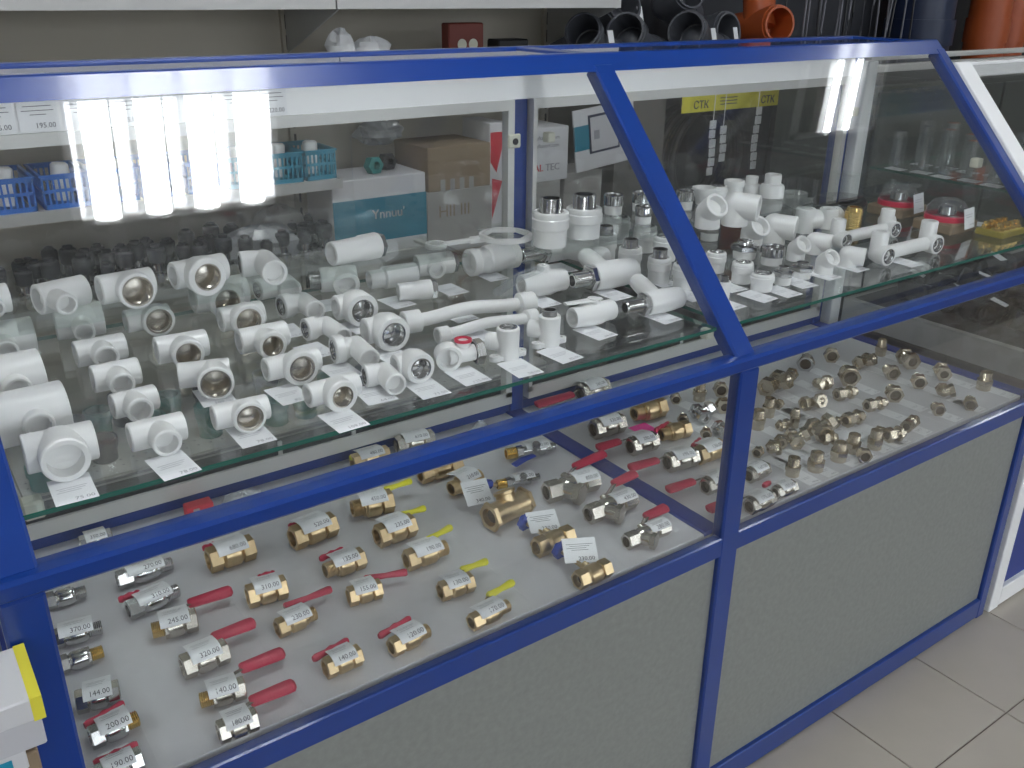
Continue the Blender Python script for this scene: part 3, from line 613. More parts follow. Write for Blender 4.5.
for k, (x, y) in enumerate(LAMPS):
    c = (x + .3, y + .3, 2.8)
    if k == 0 or True:
        e = empty('ceiling_lamp', c)
        mb = MB(c)
        for a, b in (((x, y, 2.77), (x + .6, y + .02, 2.8)), ((x, y + .58, 2.77), (x + .6, y + .6, 2.8)),
                     ((x, y, 2.77), (x + .02, y + .6, 2.8)), ((x + .58, y, 2.77), (x + .6, y + .6, 2.8))): mb.box(a, b)
        mb.build('frame', 'white', e, smooth=False)
        mb = MB(c)
        for q in range(5):
            xx = x + .02 + q * .14
            mb.add([(xx - .02, y + .02, 2.795), (xx, y + .02, 2.772), (xx + .02, y + .02, 2.795), (xx - .02, y + .58, 2.795), (xx, y + .58, 2.772), (xx + .02, y + .58, 2.795)],
                   [(0, 1, 4, 3), (1, 2, 5, 4)])
        mb.build('reflector', 'reflector', e, smooth=False)
        for q in ((1, 2) if k == 1 else range(4)):
            tr = .014 if k == 1 else (.037 if k == 0 else .022)
            mb = MB(c); mb.lathe((x + .09 + q * .14, y + .02, 2.77), (0, 1, 0), [(0, 0), (0, tr), (.56, tr), (.56, 0)], 12)
            mb.build('lamp_tube', 'tube', e)
        where = ['above the near end of the blue counter', 'reflected as twin bars in the far glass pane', 'beyond the left end of the counter', 'in the middle of the shop aisle',
                 'over the far aisle', 'over the left aisle', 'by the front wall', 'by the front wall, farther right', 'over the right aisle', 'beyond the white framed counter'][k]
        tag(e, 'square ceiling lamp with four tubes, ' + where, 'lamp', 'ceiling lamps')

# ------------------------------------------------------------------ the blue display counter
ctr = empty('display_counter', (1.03, .3, 0)); CL = (1.03, .3, 0)
tag(ctr, 'blue framed glass display counter with a slanted front and grey lower panels', 'counter')
def cp(name, m, fn, smooth=False):
    mb = MB(CL); fn(mb); return mb.build(name, m, ctr, smooth=smooth)
XL = (.020, .061); XM = (1.019, 1.061); XR = (1.996, 2.027)
PX = (XL, XM, XR)
X0, X1 = .020, 2.027
cp('front_rail', 'blue', lambda b: b.bbox((X0, 0, .878), (X1, .034, .900), .004))
cp('front_rail', 'blue', lambda b: b.bbox((X0, 0.001, .551), (X1, .019, .587), .002))
cp('front_rail', 'blue', lambda b: b.bbox((X0, 0.001, .004), (X1, .028, .056), .002))
def slant_rail(b):
    q = [(.366, 1.281), (.390, 1.306), (.393, 1.308), (.412, 1.308), (.412, 1.281)]; n = len(q)
    b.add([(X0, y, z) for y, z in q] + [(X1 - .004, y, z) for y, z in q], [tuple(range(n)), tuple(range(2 * n - 1, n - 1, -1))] + [(i, n + i, n + (i + 1) % n, (i + 1) % n) for i in range(n)])
cp('top_rail', 'blue', slant_rail)
cp('top_rail', 'blue', lambda b: b.bbox((X0, .590, 1.262), (X1, .620, 1.307), .003))
cp('back_rail', 'blue', lambda b: b.bbox((X0, .590, .560), (X1, .618, .606), .002))
cp('back_rail', 'blue', lambda b: b.bbox((X0, .590, .004), (X1, .618, .056), .002))
SL = V3(0, .36, .39).normalized(); NL = V3(0, -SL.z, SL.y)
for a, b_ in PX:
    cp('front_post', 'blue', lambda b: b.bbox((a, 0.0, 0), (b_, .024, .880), .003))
    cp('back_post', 'blue', lambda b: b.bbox((a - .008 if a > 1 and a < 1.1 else a, .585, 0), (b_ - .016 if 1 < a < 1.1 else b_, .620, 1.29), .002))
    c = V3((a + b_) / 2, .012, .898) + SL * .268 - NL * .012
    cp('slanted_post', 'blue', lambda b: b.obox(c, (V3(1, 0, 0), SL, NL), ((b_ - a) / 2, .268, .013), .003))
    cp('top_crossbar', 'blue', lambda b: b.bbox((a, .40, 1.285), (b_, .595, 1.306), .002))
    cp('tray_crossbar', 'blue_dark', lambda b: b.bbox((a - .015 if 1 < a < 1.1 else a, .024, .583), (b_ - .021 if 1 < a < 1.1 else b_, .592, .592), .002))
# lower panels, tray, side panels
for a, b_ in ((.061, 1.019), (1.061, 1.995)):
    cp('front_panel', 'panel', lambda b: b.box((a - .004, .010, .05), (b_ + .004, .020, .556)))
    cp('back_panel', 'panel', lambda b: b.box((a - .004, .600, .05), (b_ + .004, .607, .58)))
    cp('tray_board', 'tray', lambda b: b.box((a - .035, .026, .573), (b_ + .002, .592, .5878)))
    cp('front_glass', 'glass_plain', lambda b: b.box((a - .002, .005, .584), (b_ + .002, .009, .880)))
    def sg(b, a=a, b_=b_):
        c = V3((a + b_) / 2, .012, .898) + SL * .268 - NL * .004
        b.obox(c, (V3(1, 0, 0), SL, NL), ((b_ - a) / 2 + .002, .262, .002))
    cp('slanted_glass', 'glass', sg)
    cp('top_glass', 'glass_plain', lambda b: b.box((a, .400, 1.2995), (b_, .592, 1.3035)))
for x, nm in ((.026, 'end_glass'), (2.026, 'end_glass')):
    def eg(b, x=x):
        y = [(.02, .592), (.585, .592), (.585, 1.285), (.385, 1.285), (.02, .895)]
        vs = [(x, p, q) for p, q in y] + [(x + .004, p, q) for p, q in y]
        b.add(vs, [(4, 3, 2, 1, 0), (5, 6, 7, 8, 9)] + [(i, (i + 1) % 5, 5 + (i + 1) % 5, 5 + i) for i in range(5)])
    cp(nm, 'glass_plain', eg)
    cp('end_panel', 'blue_dark', lambda b: b.box((x - .003, .024, .05), (x + .005, .575, .58)))
# header board, sliding doors
cp('header_board', 'white', lambda b: b.box((.061, .574, 1.219), (1.995, .582, 1.264)))
for a, b_ in ((.061, 1.003), (1.046, 1.995)):
    cp('door_track', 'alu', lambda b: b.box((a, .568, 1.201), (b_, .588, 1.219)))
    cp('door_track', 'alu', lambda b: b.box((a, .568, .618), (b_, .574, .644))); cp('door_track', 'alu', lambda b: b.box((a, .574, .618), (b_, .588, .634)))
    cp('door_channel', 'alu', lambda b: b.box((a, .568, .634), (a + .009, .588, 1.201))); cp('door_channel', 'alu', lambda b: b.box((b_ - .014, .568, .634), (b_, .588, 1.201)))
    mid = a + (b_ - a) * .55
    for k, (p, q, y) in enumerate(((a + .004, mid + .10, .576), (mid - .10, b_ - .006, .5815))):
        d = cp('sliding_door', 'glass_plain', lambda b: b.box((p, y, .636), (q, y + .004, 1.205)))
        hx = q - .03 if k == 0 else p + .03
        mb = MB(CL); mb.bbox((hx - .004, y - .004, .640), (hx + .004, y - .0002, .668), .001); mb.build('door_stop', 'alu', d, smooth=False)
# lock and small glass holders
mb = MB(CL); mb.bbox((.985, .560, 1.135), (1.012, .567, 1.160), .002); lk = mb.build('door_lock', 'cream', ctr, smooth=False)
mb = MB(CL); mb.lathe((.999, .5605, 1.147), (0, -1, 0), [(0, .006), (.002, .006), (.002, 0)], 14); mb.build('keyhole', 'black', lk)
def clip(x, y, z, s=.008):
    cp('glass_holder', 'cream', lambda b: b.bbox((x - s, y - s, z - s), (x + s, y + s, z + s), .002))
clip(1.008, .066, .925); clip(1.985, .227, 1.067, .010); clip(1.985, .552, 1.140, .010); clip(.074, .10, .918, .010); clip(1.07, .066, .925); clip(1.072, .555, 1.150, .009)
# glass shelves (lift out)
for a, b_, z, y0, y1, lb in ((.034, 1.010, .938, .050, .566, 'green edged glass shelf carrying the white tees, nearer section'), (1.046, 1.992, .938, .050, .566, 'green edged glass shelf in the far section under couplings and outlet bars'),
                     (.064, .800, 1.0, .415, .566, 'narrow raised glass shelf at the back of the nearer section'), (.915, 1.992, 1.0, .345, .566, 'narrow raised glass shelf at the back, carrying the reducers and plugs')):
    mb = MB(((a + b_) / 2, .3, z))
    mb.box((a, y0, z - .0055), (b_, y1, z))
    mb.mi[:] = [1 if i not in (0, 1) else 0 for i in range(6)]
    o = mb.build('glass_shelf', ['shelf_glass', 'glass_edge' if z < .99 else 'shelf_glass'], smooth=False)
    tag(o, lb, 'shelf', 'glass shelves')
    for xx in (a + .01, b_ - .01):
        cp('shelf_bracket', 'alu', lambda b: b.box((xx - .006, y1 - .05, z - .0105), (xx + .006, y1, z - .0056)))

# ------------------------------------------------------------------ white pipe fittings
def base(pts, z=None):
    c = sum((Vector(p) for p in pts), Vector()) / len(pts)
    if z is None: z = SHELF2_Z if c.z > SHELF2_Z else SHELF_Z
    return (c.x, c.y, z)
def cut_ring(P, d, ri, depth, t=.0006):
    """threaded metal insert seen in a mouth, opening along d at P"""
    pr = [(-depth + .0016, 0), (-depth + .0012, ri * .3), (-depth, ri * .55), (-depth - .0004, ri * .86)] + [(-depth + q, r) for q, r in threads(0, depth * .8, ri * .93, .002, .0009)] + [(-.001, ri * .95), (t, ri * .95), (t, ri + .0012), (-.001, ri + .0012)]
    return pr
G_T = 'white pipe fittings on the glass shelf'
for A, B, r, Mo, ro, ri, s, tg, tx in TEES:
    A, B, Mo = Vector(A), Vector(B), Vector(Mo)
    loc = base((A, B)); e = empty('pipe_tee', loc); d = (B - A).normalized(); L = (B - A).length
    tag(e, s, 'pipe tee', G_T)
    mb = MB(loc)
    col = [(L * .30, r), (L * .32, r * .985), (L * .68, r * .985), (L * .7, r)]
    ir = r * (.74 if ri == 0 else .70); dep = min(.02, L * .28)
    mb.lathe(A, d, [(dep, 0), (dep, ir * .96), (.0, ir), (0, r - .0012), (.0012, r)] + [(L - .0012, r), (L, r - .0012), (L, ir), (L - dep, ir * .96), (L - dep, 0)], 32)
    k = (Mo - A).dot(d); k = min(max(k, r * .9), L - r * .9); Cc = A + d * k
    bd = Mo - Cc; bd.z = 0; Lb = bd.length; nrm = V3(d.y, -d.x, 0); bd = (bd.normalized() + nrm * .8).normalized()
    Lb = max(Lb, r * 1.12 + .006)
    idp = min(max(Lb - r - .0015, .0045), .014)
    P = Cc + bd * Lb
    if ri:
        f = [(0, ro * .80), (Lb - .030 if Lb > .034 else .002, ro * .84), (Lb - .016, ro * .99), (Lb - .0125, ro), (Lb - .0015, ro), (Lb, ro - .0015), (Lb, ri + .0008), (Lb - idp - .0008, ri + .0008), (Lb - idp - .0008, 0)]
        mb.lathe(Cc, bd, f, 32); mb.build('body', 'ppr', e)
        m2 = MB(loc); m2.lathe(P, bd, cut_ring(P, bd, ri, idp), 24); m2.build('thread_insert', 'nickel', e)
    else:
        f = [(0, ro), (Lb - .0015, ro), (Lb, ro - .0015), (Lb, ro * .74), (Lb - min(.018, Lb * .6), ro * .70), (Lb - min(.018, Lb * .6), 0)]
        mb.lathe(Cc, bd, f, 32); mb.build('body', 'ppr', e)
    shelf_tag(tg, tx, s)
for A, Cn, B, r, ra, mt, s, tg, tx in ELBOWS:
    A, Cn, B = Vector(A), Vector(Cn), Vector(B)
    loc = base((A, B)); e = empty('pipe_elbow', loc); tag(e, s, 'pipe elbow', G_T)
    mb = MB(loc); d1 = (A - Cn).normalized(); L1 = (A - Cn).length; d2 = (B - Cn).normalized(); L2 = max((B - Cn).length, r * 1.25)
    mb.lathe(Cn, d1, [(-r * .2, r * .9), (L1 * .42, r), (L1 * .62, ra), (L1 - .0012, ra), (L1, ra - .0012), (L1, ra * .68), (L1 - .009, ra * .68), (L1 - .009, 0)], 28)
    mb.lathe(Cn, d2, [(0, r), (L2 - .0012, r), (L2, r - .0012), (L2, r * .76), (L2 - .012, r * .72), (L2 - .012, 0)], 28)
    mb.sphere(Cn, r, 28, 14)
    mb.build('body', 'ppr', e)
    m2 = MB(loc); m2.lathe(A, d1, cut_ring(A, d1, ra * .66, .0085), 24); m2.build('thread_insert', 'chrome', e)
    shelf_tag(tg, tx, s)
for A, B, ro, ri, s, tg, tx in ADAPT:
    A, B = Vector(A), Vector(B); d = (B - A); d.z = 0; d = (d.normalized() + V3(.1, -.9, 0)).normalized()
    loc = base((A, B)); e = empty('pipe_elbow', loc); tag(e, s, 'pipe elbow', G_T)
    mb = MB(loc); A2 = B - d * (ro * 1.6)
    mb.lathe(A2, d, [(-.004, 0), (-.004, ro * .7), (0, ro * .82), (ro * .5, ro * .97), (ro * .55, ro * 1.0), (ro * 1.6 - .003, ro), (ro * 1.6, ro * .93), (ro * 1.6, ri + .001), (ro * 1.6 - .012, ri + .001), (ro * 1.6 - .012, 0)], 8 * 3)
    side = V3(-d.y, d.x, 0); mb.lathe(A2 + d * ro * .3, -side, [(0, ro * .72), (ro * 1.1, ro * .72), (ro * 1.15, ro * .66), (ro * 1.15, ro * .5), (ro * .7, ro * .5), (ro * .7, 0)], 24)
    mb.build('body', 'ppr', e)
    m2 = MB(loc); m2.lathe(B, d, cut_ring(B, d, ri, .011), 24); m2.build('thread_insert', 'chrome', e)
    shelf_tag(tg, tx, s)
def chrome_nut(e, loc, P, d, r, L, spig=True):
    m = MB(loc); m.lathe(P, d, [(0, r * .7, 'h'), (.0008, r * .82, 'h'), (L - .0008, r * .82, 'h'), (L, r * .74, 'h'), (L, r * .5), (L - .004, r * .5), (L - .004, 0)], 24)
    m.build('nut', 'chrome', e)
def male_thread(e, loc, P, d, r, L):
    m = MB(loc); m.lathe(P, d, [(0, r * 1.05)] + threads(.002, L, r) + [(L, r * .72), (L - min(.012, L * .8), r * .7), (L - min(.012, L * .8), 0)], 24)
    m.build('male_thread', 'chrome', e)
for A, B, r, st, s, tg, tx in COUPS:
    A, B = Vector(A), Vector(B); d = (B - A).normalized(); L = (B - A).length
    loc = base((A, B)); e = empty('pipe_coupling', loc); tag(e, s, 'pipe coupling', G_T); mb = MB(loc)
    hole = [(.014, 0), (.014, r * .66), (0, r * .7)]; end = [(L, r * .66), (L - .012, r * .66), (L - .012, 0)]
    if st == 'nut_b':
        mb.lathe(A, d, hole + [(0, r * .86), (.001, r * .9), (L * .6, r * .92), (L * .64, r), (L - .002, r), (L, r * .95)] + end, 28); chrome_nut(e, loc, B, d, r, .009)
    elif st == 'step_a':
        mb.lathe(A, d, hole + [(0, r * .78), (.001, r * .8), (L * .28, r * .82), (L * .32, r), (L - .002, r), (L, r * .95)] + end, 28)
    else:
        rib = []
        for q in range(5): rib += [(.002 + q * .003, r * .96), (.0035 + q * .003, r * .9)]
        ribb = [(L - t, rr) for t, rr in reversed(rib)]
        mb.lathe(A, d, hole + [(0, r * .88)] + rib + [(L * .34, r * .9), (L * .37, r), (L * .62, r), (L * .65, r * .93)] + ribb + [(L, r * .88)] + end, 32)
    mb.build('body', 'ppr', e); shelf_tag(tg, tx, s)
for A, B, r, Mo, ro, st, s, tg, tx in TEENUT:
    A, B, Mo = Vector(A), Vector(B), Vector(Mo); d = (B - A).normalized(); L = (B - A).length
    loc = base((A, B)); e = empty('pipe_tee', loc); tag(e, s, 'pipe tee', G_T); mb = MB(loc)
    a0 = .016 if st == 'male_a' else 0
    mb.lathe(A + d * a0, d, tube_prof(L - a0, r), 28)
    k = min(max((Mo - A).dot(d), r), L - r); Cc = A + d * k; bd = V3(d.y, -d.x, -.12).normalized(); Lb = r * 1.5
    mb.lathe(Cc, bd, [(0, ro), (Lb - .001, ro), (Lb, ro - .001), (Lb, ro * .68), (Lb - .014, ro * .62), (Lb - .014, 0)], 28)
    mb.build('body', 'ppr', e)
    if st == 'male_a': male_thread(e, loc, A + d * a0, -d, r * .78, .018)
    else: chrome_nut(e, loc, B, d, r, .008)
    shelf_tag(tg, tx, s)
for A, B, rs, rp, s, tg, tx in PIPES:
    A, B = Vector(A), Vector(B); d = (B - A).normalized(); L = (B - A).length
    loc = base((A, B)); e = empty('crossover_pipe', loc); tag(e, s, 'pipe fitting', G_T); mb = MB(loc)
    ls = rs * 1.7; side = V3(-d.y, d.x, 0)
    pts = []
    for k in range(25):
        t = k / 24; off = math.sin(PI * min(1, max(0, (t - .05) / .9))) ** 2
        pts.append(A + d * (ls * .7 + (L - ls * 1.4) * t) + side * (off * rs * .25) + V3(0, 0, off * rs * .28))
    mb.sweep(pts, rp, n=20)
    mb.lathe(A, d, [(.012, 0), (.012, rs * .66), (0, rs * .7), (0, rs - .001), (.001, rs), (ls - .003, rs), (ls, rp * .98)], 28)
    mb.lathe(B, -d, [(.012, 0), (.012, rs * .66), (0, rs * .7), (0, rs - .001), (.001, rs), (ls - .003, rs), (ls, rp * .98)], 28)
    mb.build('body', 'ppr', e); shelf_tag(tg, tx, s)
for k, (A, B, r, h0, h1, s, tg, tx) in enumerate(PVALVES):
    A, B, h0, h1 = Vector(A), Vector(B), Vector(h0), Vector(h1); d = (B - A).normalized(); L = (B - A).length
    loc = base((A, B)); e = empty('plastic_ball_valve', loc); tag(e, s, 'valve', G_T); mb = MB(loc)
    mb.lathe(A, d, [(.014, 0), (.014, r * .55), (0, r * .6), (0, r * .8), (.002, r * .84), (L * .22, r * .86), (L * .36, r), (L * .64, r), (L * .78, r * .86), (L - .002, r * .84), (L, r * .8), (L, r * .6), (L - .012, r * .55), (L - .012, 0)], 32)
    mb.lathe((A + B) / 2, (0, 0, 1), [(r * .6, r * .5), (r * 1.35, r * .45), (r * 1.35, 0)], 20)
    mb.build('body', 'ppr', e)
    mb = MB(loc); c = (A + B) / 2; top = V3(c.x, c.y, SHELF_Z + 2.15 * r)
    if k == 0:
        mb.sweep([h0, h0.lerp(top, .6), top, h1], r * .42, r * .13, 16, scale=[.8, 1, 1.15, .7]); mb.build('lever', 'ppr', e)
    else:
        mb.sweep([h0 - V3(0, 0, .012), h0.lerp(top, .5), top, top.lerp(h1, .2)], r * .38, r * .3, 6, scale=[1, 1, 1, .7]); mb.build('lever', 'clear', e)
    shelf_tag(tg, tx, s)
for A, N, B, r, Bo, rb, s, tg, tx in AVALVES:
    A, N, B, Bo = Vector(A), Vector(N), Vector(B), Vector(Bo); d = (B - A).normalized(); L = (B - N).length
    N = A + d * (N - A).dot(d)
    loc = base((A, B)); e = empty('angle_valve', loc); tag(e, s, 'valve', G_T); mb = MB(loc)
    mb.lathe(N, d, [(0, r * .6), (0, r * .92), (.0015, r * .96), (L * .45, r), (L * .7, r * .97), (L * .86, r * .9), (L - .002, r * .86), (L, r * .78), (L, r * .55), (L - .014, r * .55), (L - .014, 0)], 32)
    c = N + d * L * .35; bd = (Bo - c); bd = V3(bd.x, bd.y, bd.z).normalized(); Lb = (Bo - c).length + rb
    mb.lathe(c, bd, [(0, rb), (Lb * .6, rb), (Lb * .66, rb * .92), (Lb * .72, rb), (Lb * .93, rb * .93), (Lb, rb * .6), (Lb + .001, 0)], 28)
    mb.build('body', 'ppr', e)
    chrome_nut(e, loc, N, -d, r * 1.0, .010)
    male_thread(e, loc, N - d * .009, -d, r * .52, max(.012, (N - A).length - .009))
    shelf_tag(tg, tx, s)
for P, h, r, male, s, tg, tx in WALLEL:
    P = Vector(P); loc = tuple(P); e = empty('wall_plate_elbow', loc); tag(e, s, 'pipe elbow', G_T); mb = MB(loc)
    mb.lathe(P, (0, 0, 1), [(0, r * .9), (.001, r * .95), (h * .35, r * .95), (h - .0015, r), (h, r - .0015), (h, r * .72), (h - .006, r * .72), (h - .006, 0)], 28)
    for sx in (-1, 1):
        mb.lathe(P + V3(sx * r * 1.35, 0, .001), (0, 0, 1), [(0, r * .5), (.007, r * .5), (.007, r * .22), (.004, r * .22), (.004, 0)], 18)
        mb.obox(P + V3(sx * r * .8, 0, .0042), (V3(1, 0, 0), V3(0, 1, 0), V3(0, 0, 1)), (r * .6, r * .48, .003))
    mb.lathe(P + V3(0, 0, h * .48), (-.55, .83, 0), [(0, r * .8), (r * 1.9, r * .8), (r * 1.9, r * .6), (r * 1.2, r * .55), (r * 1.2, 0)], 24)
    mb.build('body', 'ppr', e)
    if male: male_thread(e, loc, P + V3(0, 0, h - .004), V3(0, 0, 1), r * .68, .012)
    else:
        m2 = MB(loc); m2.lathe(P + V3(0, 0, h), (0, 0, 1), cut_ring(P, (0, 0, 1), r * .72, .006), 24); m2.build('thread_insert', 'chrome', e)
    shelf_tag(tg, tx, s)
A, N, r, Rg, tg = REDTAP
A, N, Rg = Vector(A), Vector(N), Vector(Rg); d = (N - A).normalized(); loc = base((A, N)); e = empty('union_elbow', loc)
ref = 'white elbow with red ring and chrome nut at the shelf edge'
tag(e, ref, 'pipe elbow', G_T); mb = MB(loc)
fr = V3(-.35, -.93, 0).normalized()
mb.lathe(A - fr * r * .6, fr, [(-r * .6, 0), (-r * .4, r * .7), (0, r * .96), (r * 1.2, r), (r * 1.3, r * .95), (r * 1.3, r * .72), (r * .7, r * .68), (r * .7, 0)], 28)
mb.lathe(A, d, [(0, r * .7), ((N - A).length, r * .62)], 24)
mb.lathe(V3(Rg.x, Rg.y, A.z - r * .4), (0, 0, 1), [(0, 0), (0, r * .55), (Rg.z - A.z + r * .3, r * .55), (Rg.z - A.z + r * .3, 0)], 24)
mb.build('body', 'ppr', e)
mb = MB(loc); mb.lathe(V3(Rg.x, Rg.y, Rg.z - r * .1), (0, 0, 1), [(-.001, r * .5), (-.001, r * .66), (.002, r * .66), (.002, r * .42), (-.001, r * .42)], 28); mb.build('ring', 'pink_red', e)
chrome_nut(e, loc, N, d, r * 1.05, .012); shelf_tag(tg, '', ref)
# plastic ring spanner lying over the fittings
a, b, r1, r2 = WRENCH; a, b = Vector(a), Vector(b); loc = (a.x, a.y, SHELF_Z); d = (b - a).normalized(); sd = V3(-d.y, d.x, 0)
e = empty('ring_spanner', loc); tag(e, 'white plastic ring spanner laid across the thick ribbed union', 'spanner'); mb = MB(loc)
for c, r, ri in ((a, r1, r1 * .66), (b, r2, r2 * .78)):
    mb.lathe(c, (0, 0, 1), [(-.004, ri, 'h'), (-.004, r), (.003, r), (.004, r * .97), (.004, ri, 'h'), (-.004, ri, 'h')], 36)
L = (b - a).length
for t0, t1, hw, hz in ((r1 * .8, L - r2 * .9, .0065, .003), (L * .48, L - r2 * .8, .010, .0045)):
    mb.obox(a + d * ((t0 + t1) / 2), (d, sd, V3(0, 0, 1)), ((t1 - t0) / 2, hw, hz), .001)
mb.build('body', 'ppr', e)
# upright couplings
CATS = {'male': 'pipe coupling', 'female': 'pipe coupling', 'chrome': 'pipe coupling', 'chrome2': 'pipe coupling', 'reducer': 'pipe reducer', 'plain': 'pipe cap', 'shoulder': 'pipe plug'}
for P, h, r, st, s, tg, tx in UPS:
    P = Vector(P); loc = tuple(P); e = empty({'reducer': 'pipe_reducer', 'plain': 'socket_fitting', 'shoulder': 'pipe_plug'}.get(st, 'upright_coupling'), loc); tag(e, s, CATS[st], G_T)
    mb = MB(loc); up = (0, 0, 1)
    if st in ('male', 'female'):
        lip = .75 if st == 'female' else .82
        mb.lathe(P, up, [(0, 0), (0, r * .84), (.001, r * .88), (h * .48, r * .9), (h * .54, r * .99), (h * .8, r), (h * .83, r * .94), (h * .88, r * .96), (h - .0015, r * .95), (h, r * .9), (h, r * lip * .9), (h - .004, r * lip * .9), (h - .004, 0)], 28)
        mb.build('body', 'ppr', e)
        if st == 'male': male_thread(e, loc, P + V3(0, 0, h - .004), V3(0, 0, 1), r * .62, r * .7 + .004)
        else:
            m2 = MB(loc); m2.lathe(P + V3(0, 0, h), up, cut_ring(P, up, r * .68, .004, .0015), 24); m2.build('thread_insert', 'chrome', e)
    elif st in ('chrome', 'chrome2'):
        k = h * .45
        mb.lathe(P, up, [(0, 0), (0, r * .85), (k, r * .9), (k, 0)], 24); mb.build('body', 'ppr', e)
        m2 = MB(loc)
        if st == 'chrome': pr = [(k, 0), (k, r * .95), (k + .001, r), (h - .002, r), (h, r * .93), (h, r * .7), (h - .006, r * .66), (h - .006, 0)]
        else: pr = [(k, 0), (k, r * .92, 'h'), (k + .001, r * .98, 'h'), (h * .72, r * .98, 'h'), (h * .75, r * .85), (h * .78, r * .62)] + threads(h * .78, h, r * .62) + [(h, r * .45), (h - .006, r * .42), (h - .006, 0)]
        m2.lathe(P, up, pr, 24); m2.build('metal_collar', 'chrome', e)
    elif st == 'reducer':
        mb.lathe(P, up, [(0, 0), (0, r * .62), (h * .4, r * .7), (h * .7, r * .98), (h - .001, r), (h, r * .97), (h, r * .78), (h - .008, r * .7), (h - .008, 0)], 28); mb.build('body', 'ppr', e)
    elif st == 'plain':
        mb.lathe(P, up, [(0, 0), (0, r * .94), (h * .6, r * .94), (h * .64, r), (h - .001, r), (h, r * .97), (h, r * .76), (h - .008, r * .7), (h - .008, 0)], 28); mb.build('body', 'ppr', e)
    else:
        mb.lathe(P, up, [(0, 0), (0, r), (h * .45, r), (h * .55, r * .9), (h * .6, r * .68), (h - .001, r * .68), (h, r * .64), (h, r * .5), (h - .006, r * .45), (h - .006, 0)], 28); mb.build('body', 'ppr', e)
    shelf_tag(tg, tx, s)
for P, Cn, Mo, r, s, tg, tx in STEL:
    P, Cn, Mo = Vector(P), Vector(Cn), Vector(Mo); h = Cn.z - P.z; loc = tuple(P); e = empty('plain_pipe_elbow', loc); tag(e, s, 'pipe elbow', G_T); mb = MB(loc)
    mb.lathe(P, (0, 0, 1), [(.008, 0), (.008, r * .7), (0, r * .72), (0, r - .001), (.001, r), (h, r)], 28); mb.sphere(Cn, r, 28, 14)
    d = (Mo - Cn).normalized(); L = (Mo - Cn).length
    mb.lathe(Cn, d, [(0, r), (L - .001, r), (L, r - .001), (L, r * .76), (L - .014, r * .72), (L - .014, 0)], 28)
    mb.build('body', 'ppr', e); shelf_tag(tg, tx, s)
for A, B, r, T1, T2, s, tg, tx in PLANKS:
    A, B, T1, T2 = map(Vector, (A, B, T1, T2)); loc = base((A, B)); e = empty('outlet_bar', loc); tag(e, s, 'pipe fitting', G_T); mb = MB(loc)
    ax = (B - A).normalized(); mo = V3(-.1, -1, 0).normalized()
    mb.sweep([A + V3(0, .02, 0), B + V3(0, .02, 0)], r * .75, r * .7, 16)
    for P, Tt in ((A, T1), (B, T2)):
        mb.lathe(P - mo * .034, mo, [(-.002, 0), (-.002, r * .8), (.006, r * .9), (.012, r), (.033, r), (.034, r * .95), (.034, r * .72), (.026, r * .72), (.026, 0)], 28)
        c = P - mo * .02; mb.lathe(V3(c.x, c.y + .006, c.z), (0, 0, 1), [(0, r * .85), (r * 2.2, r * .85), (r * 2.3, r * .8), (r * 2.3, r * .6), (r * 1.6, r * .55), (r * 1.6, 0)], 24)
    mb.build('body', 'ppr', e)
    for P in (A, B):
        m2 = MB(loc); m2.lathe(P, mo, cut_ring(P, mo, r * .7, .008), 24); m2.build('thread_insert', 'chrome', e)
    shelf_tag(tg, tx, s)
for P, h, r, Ar, s in UPTEE:
    P, Ar = Vector(P), Vector(Ar); loc = tuple(P); e = empty('pipe_tee', loc); tag(e, s, 'pipe tee', G_T); mb = MB(loc)
    mb.lathe(P, (0, 0, 1), tube_prof(h, r), 28); c = P + V3(0, 0, h * .5); d = (Ar - c); d.z = 0; d.normalize()
    mb.lathe(c, d, [(0, r), (r * 1.7, r), (r * 1.75, r * .95), (r * 1.75, r * .7), (r * .9, r * .66), (r * .9, 0)], 24); mb.build('body', 'ppr', e)

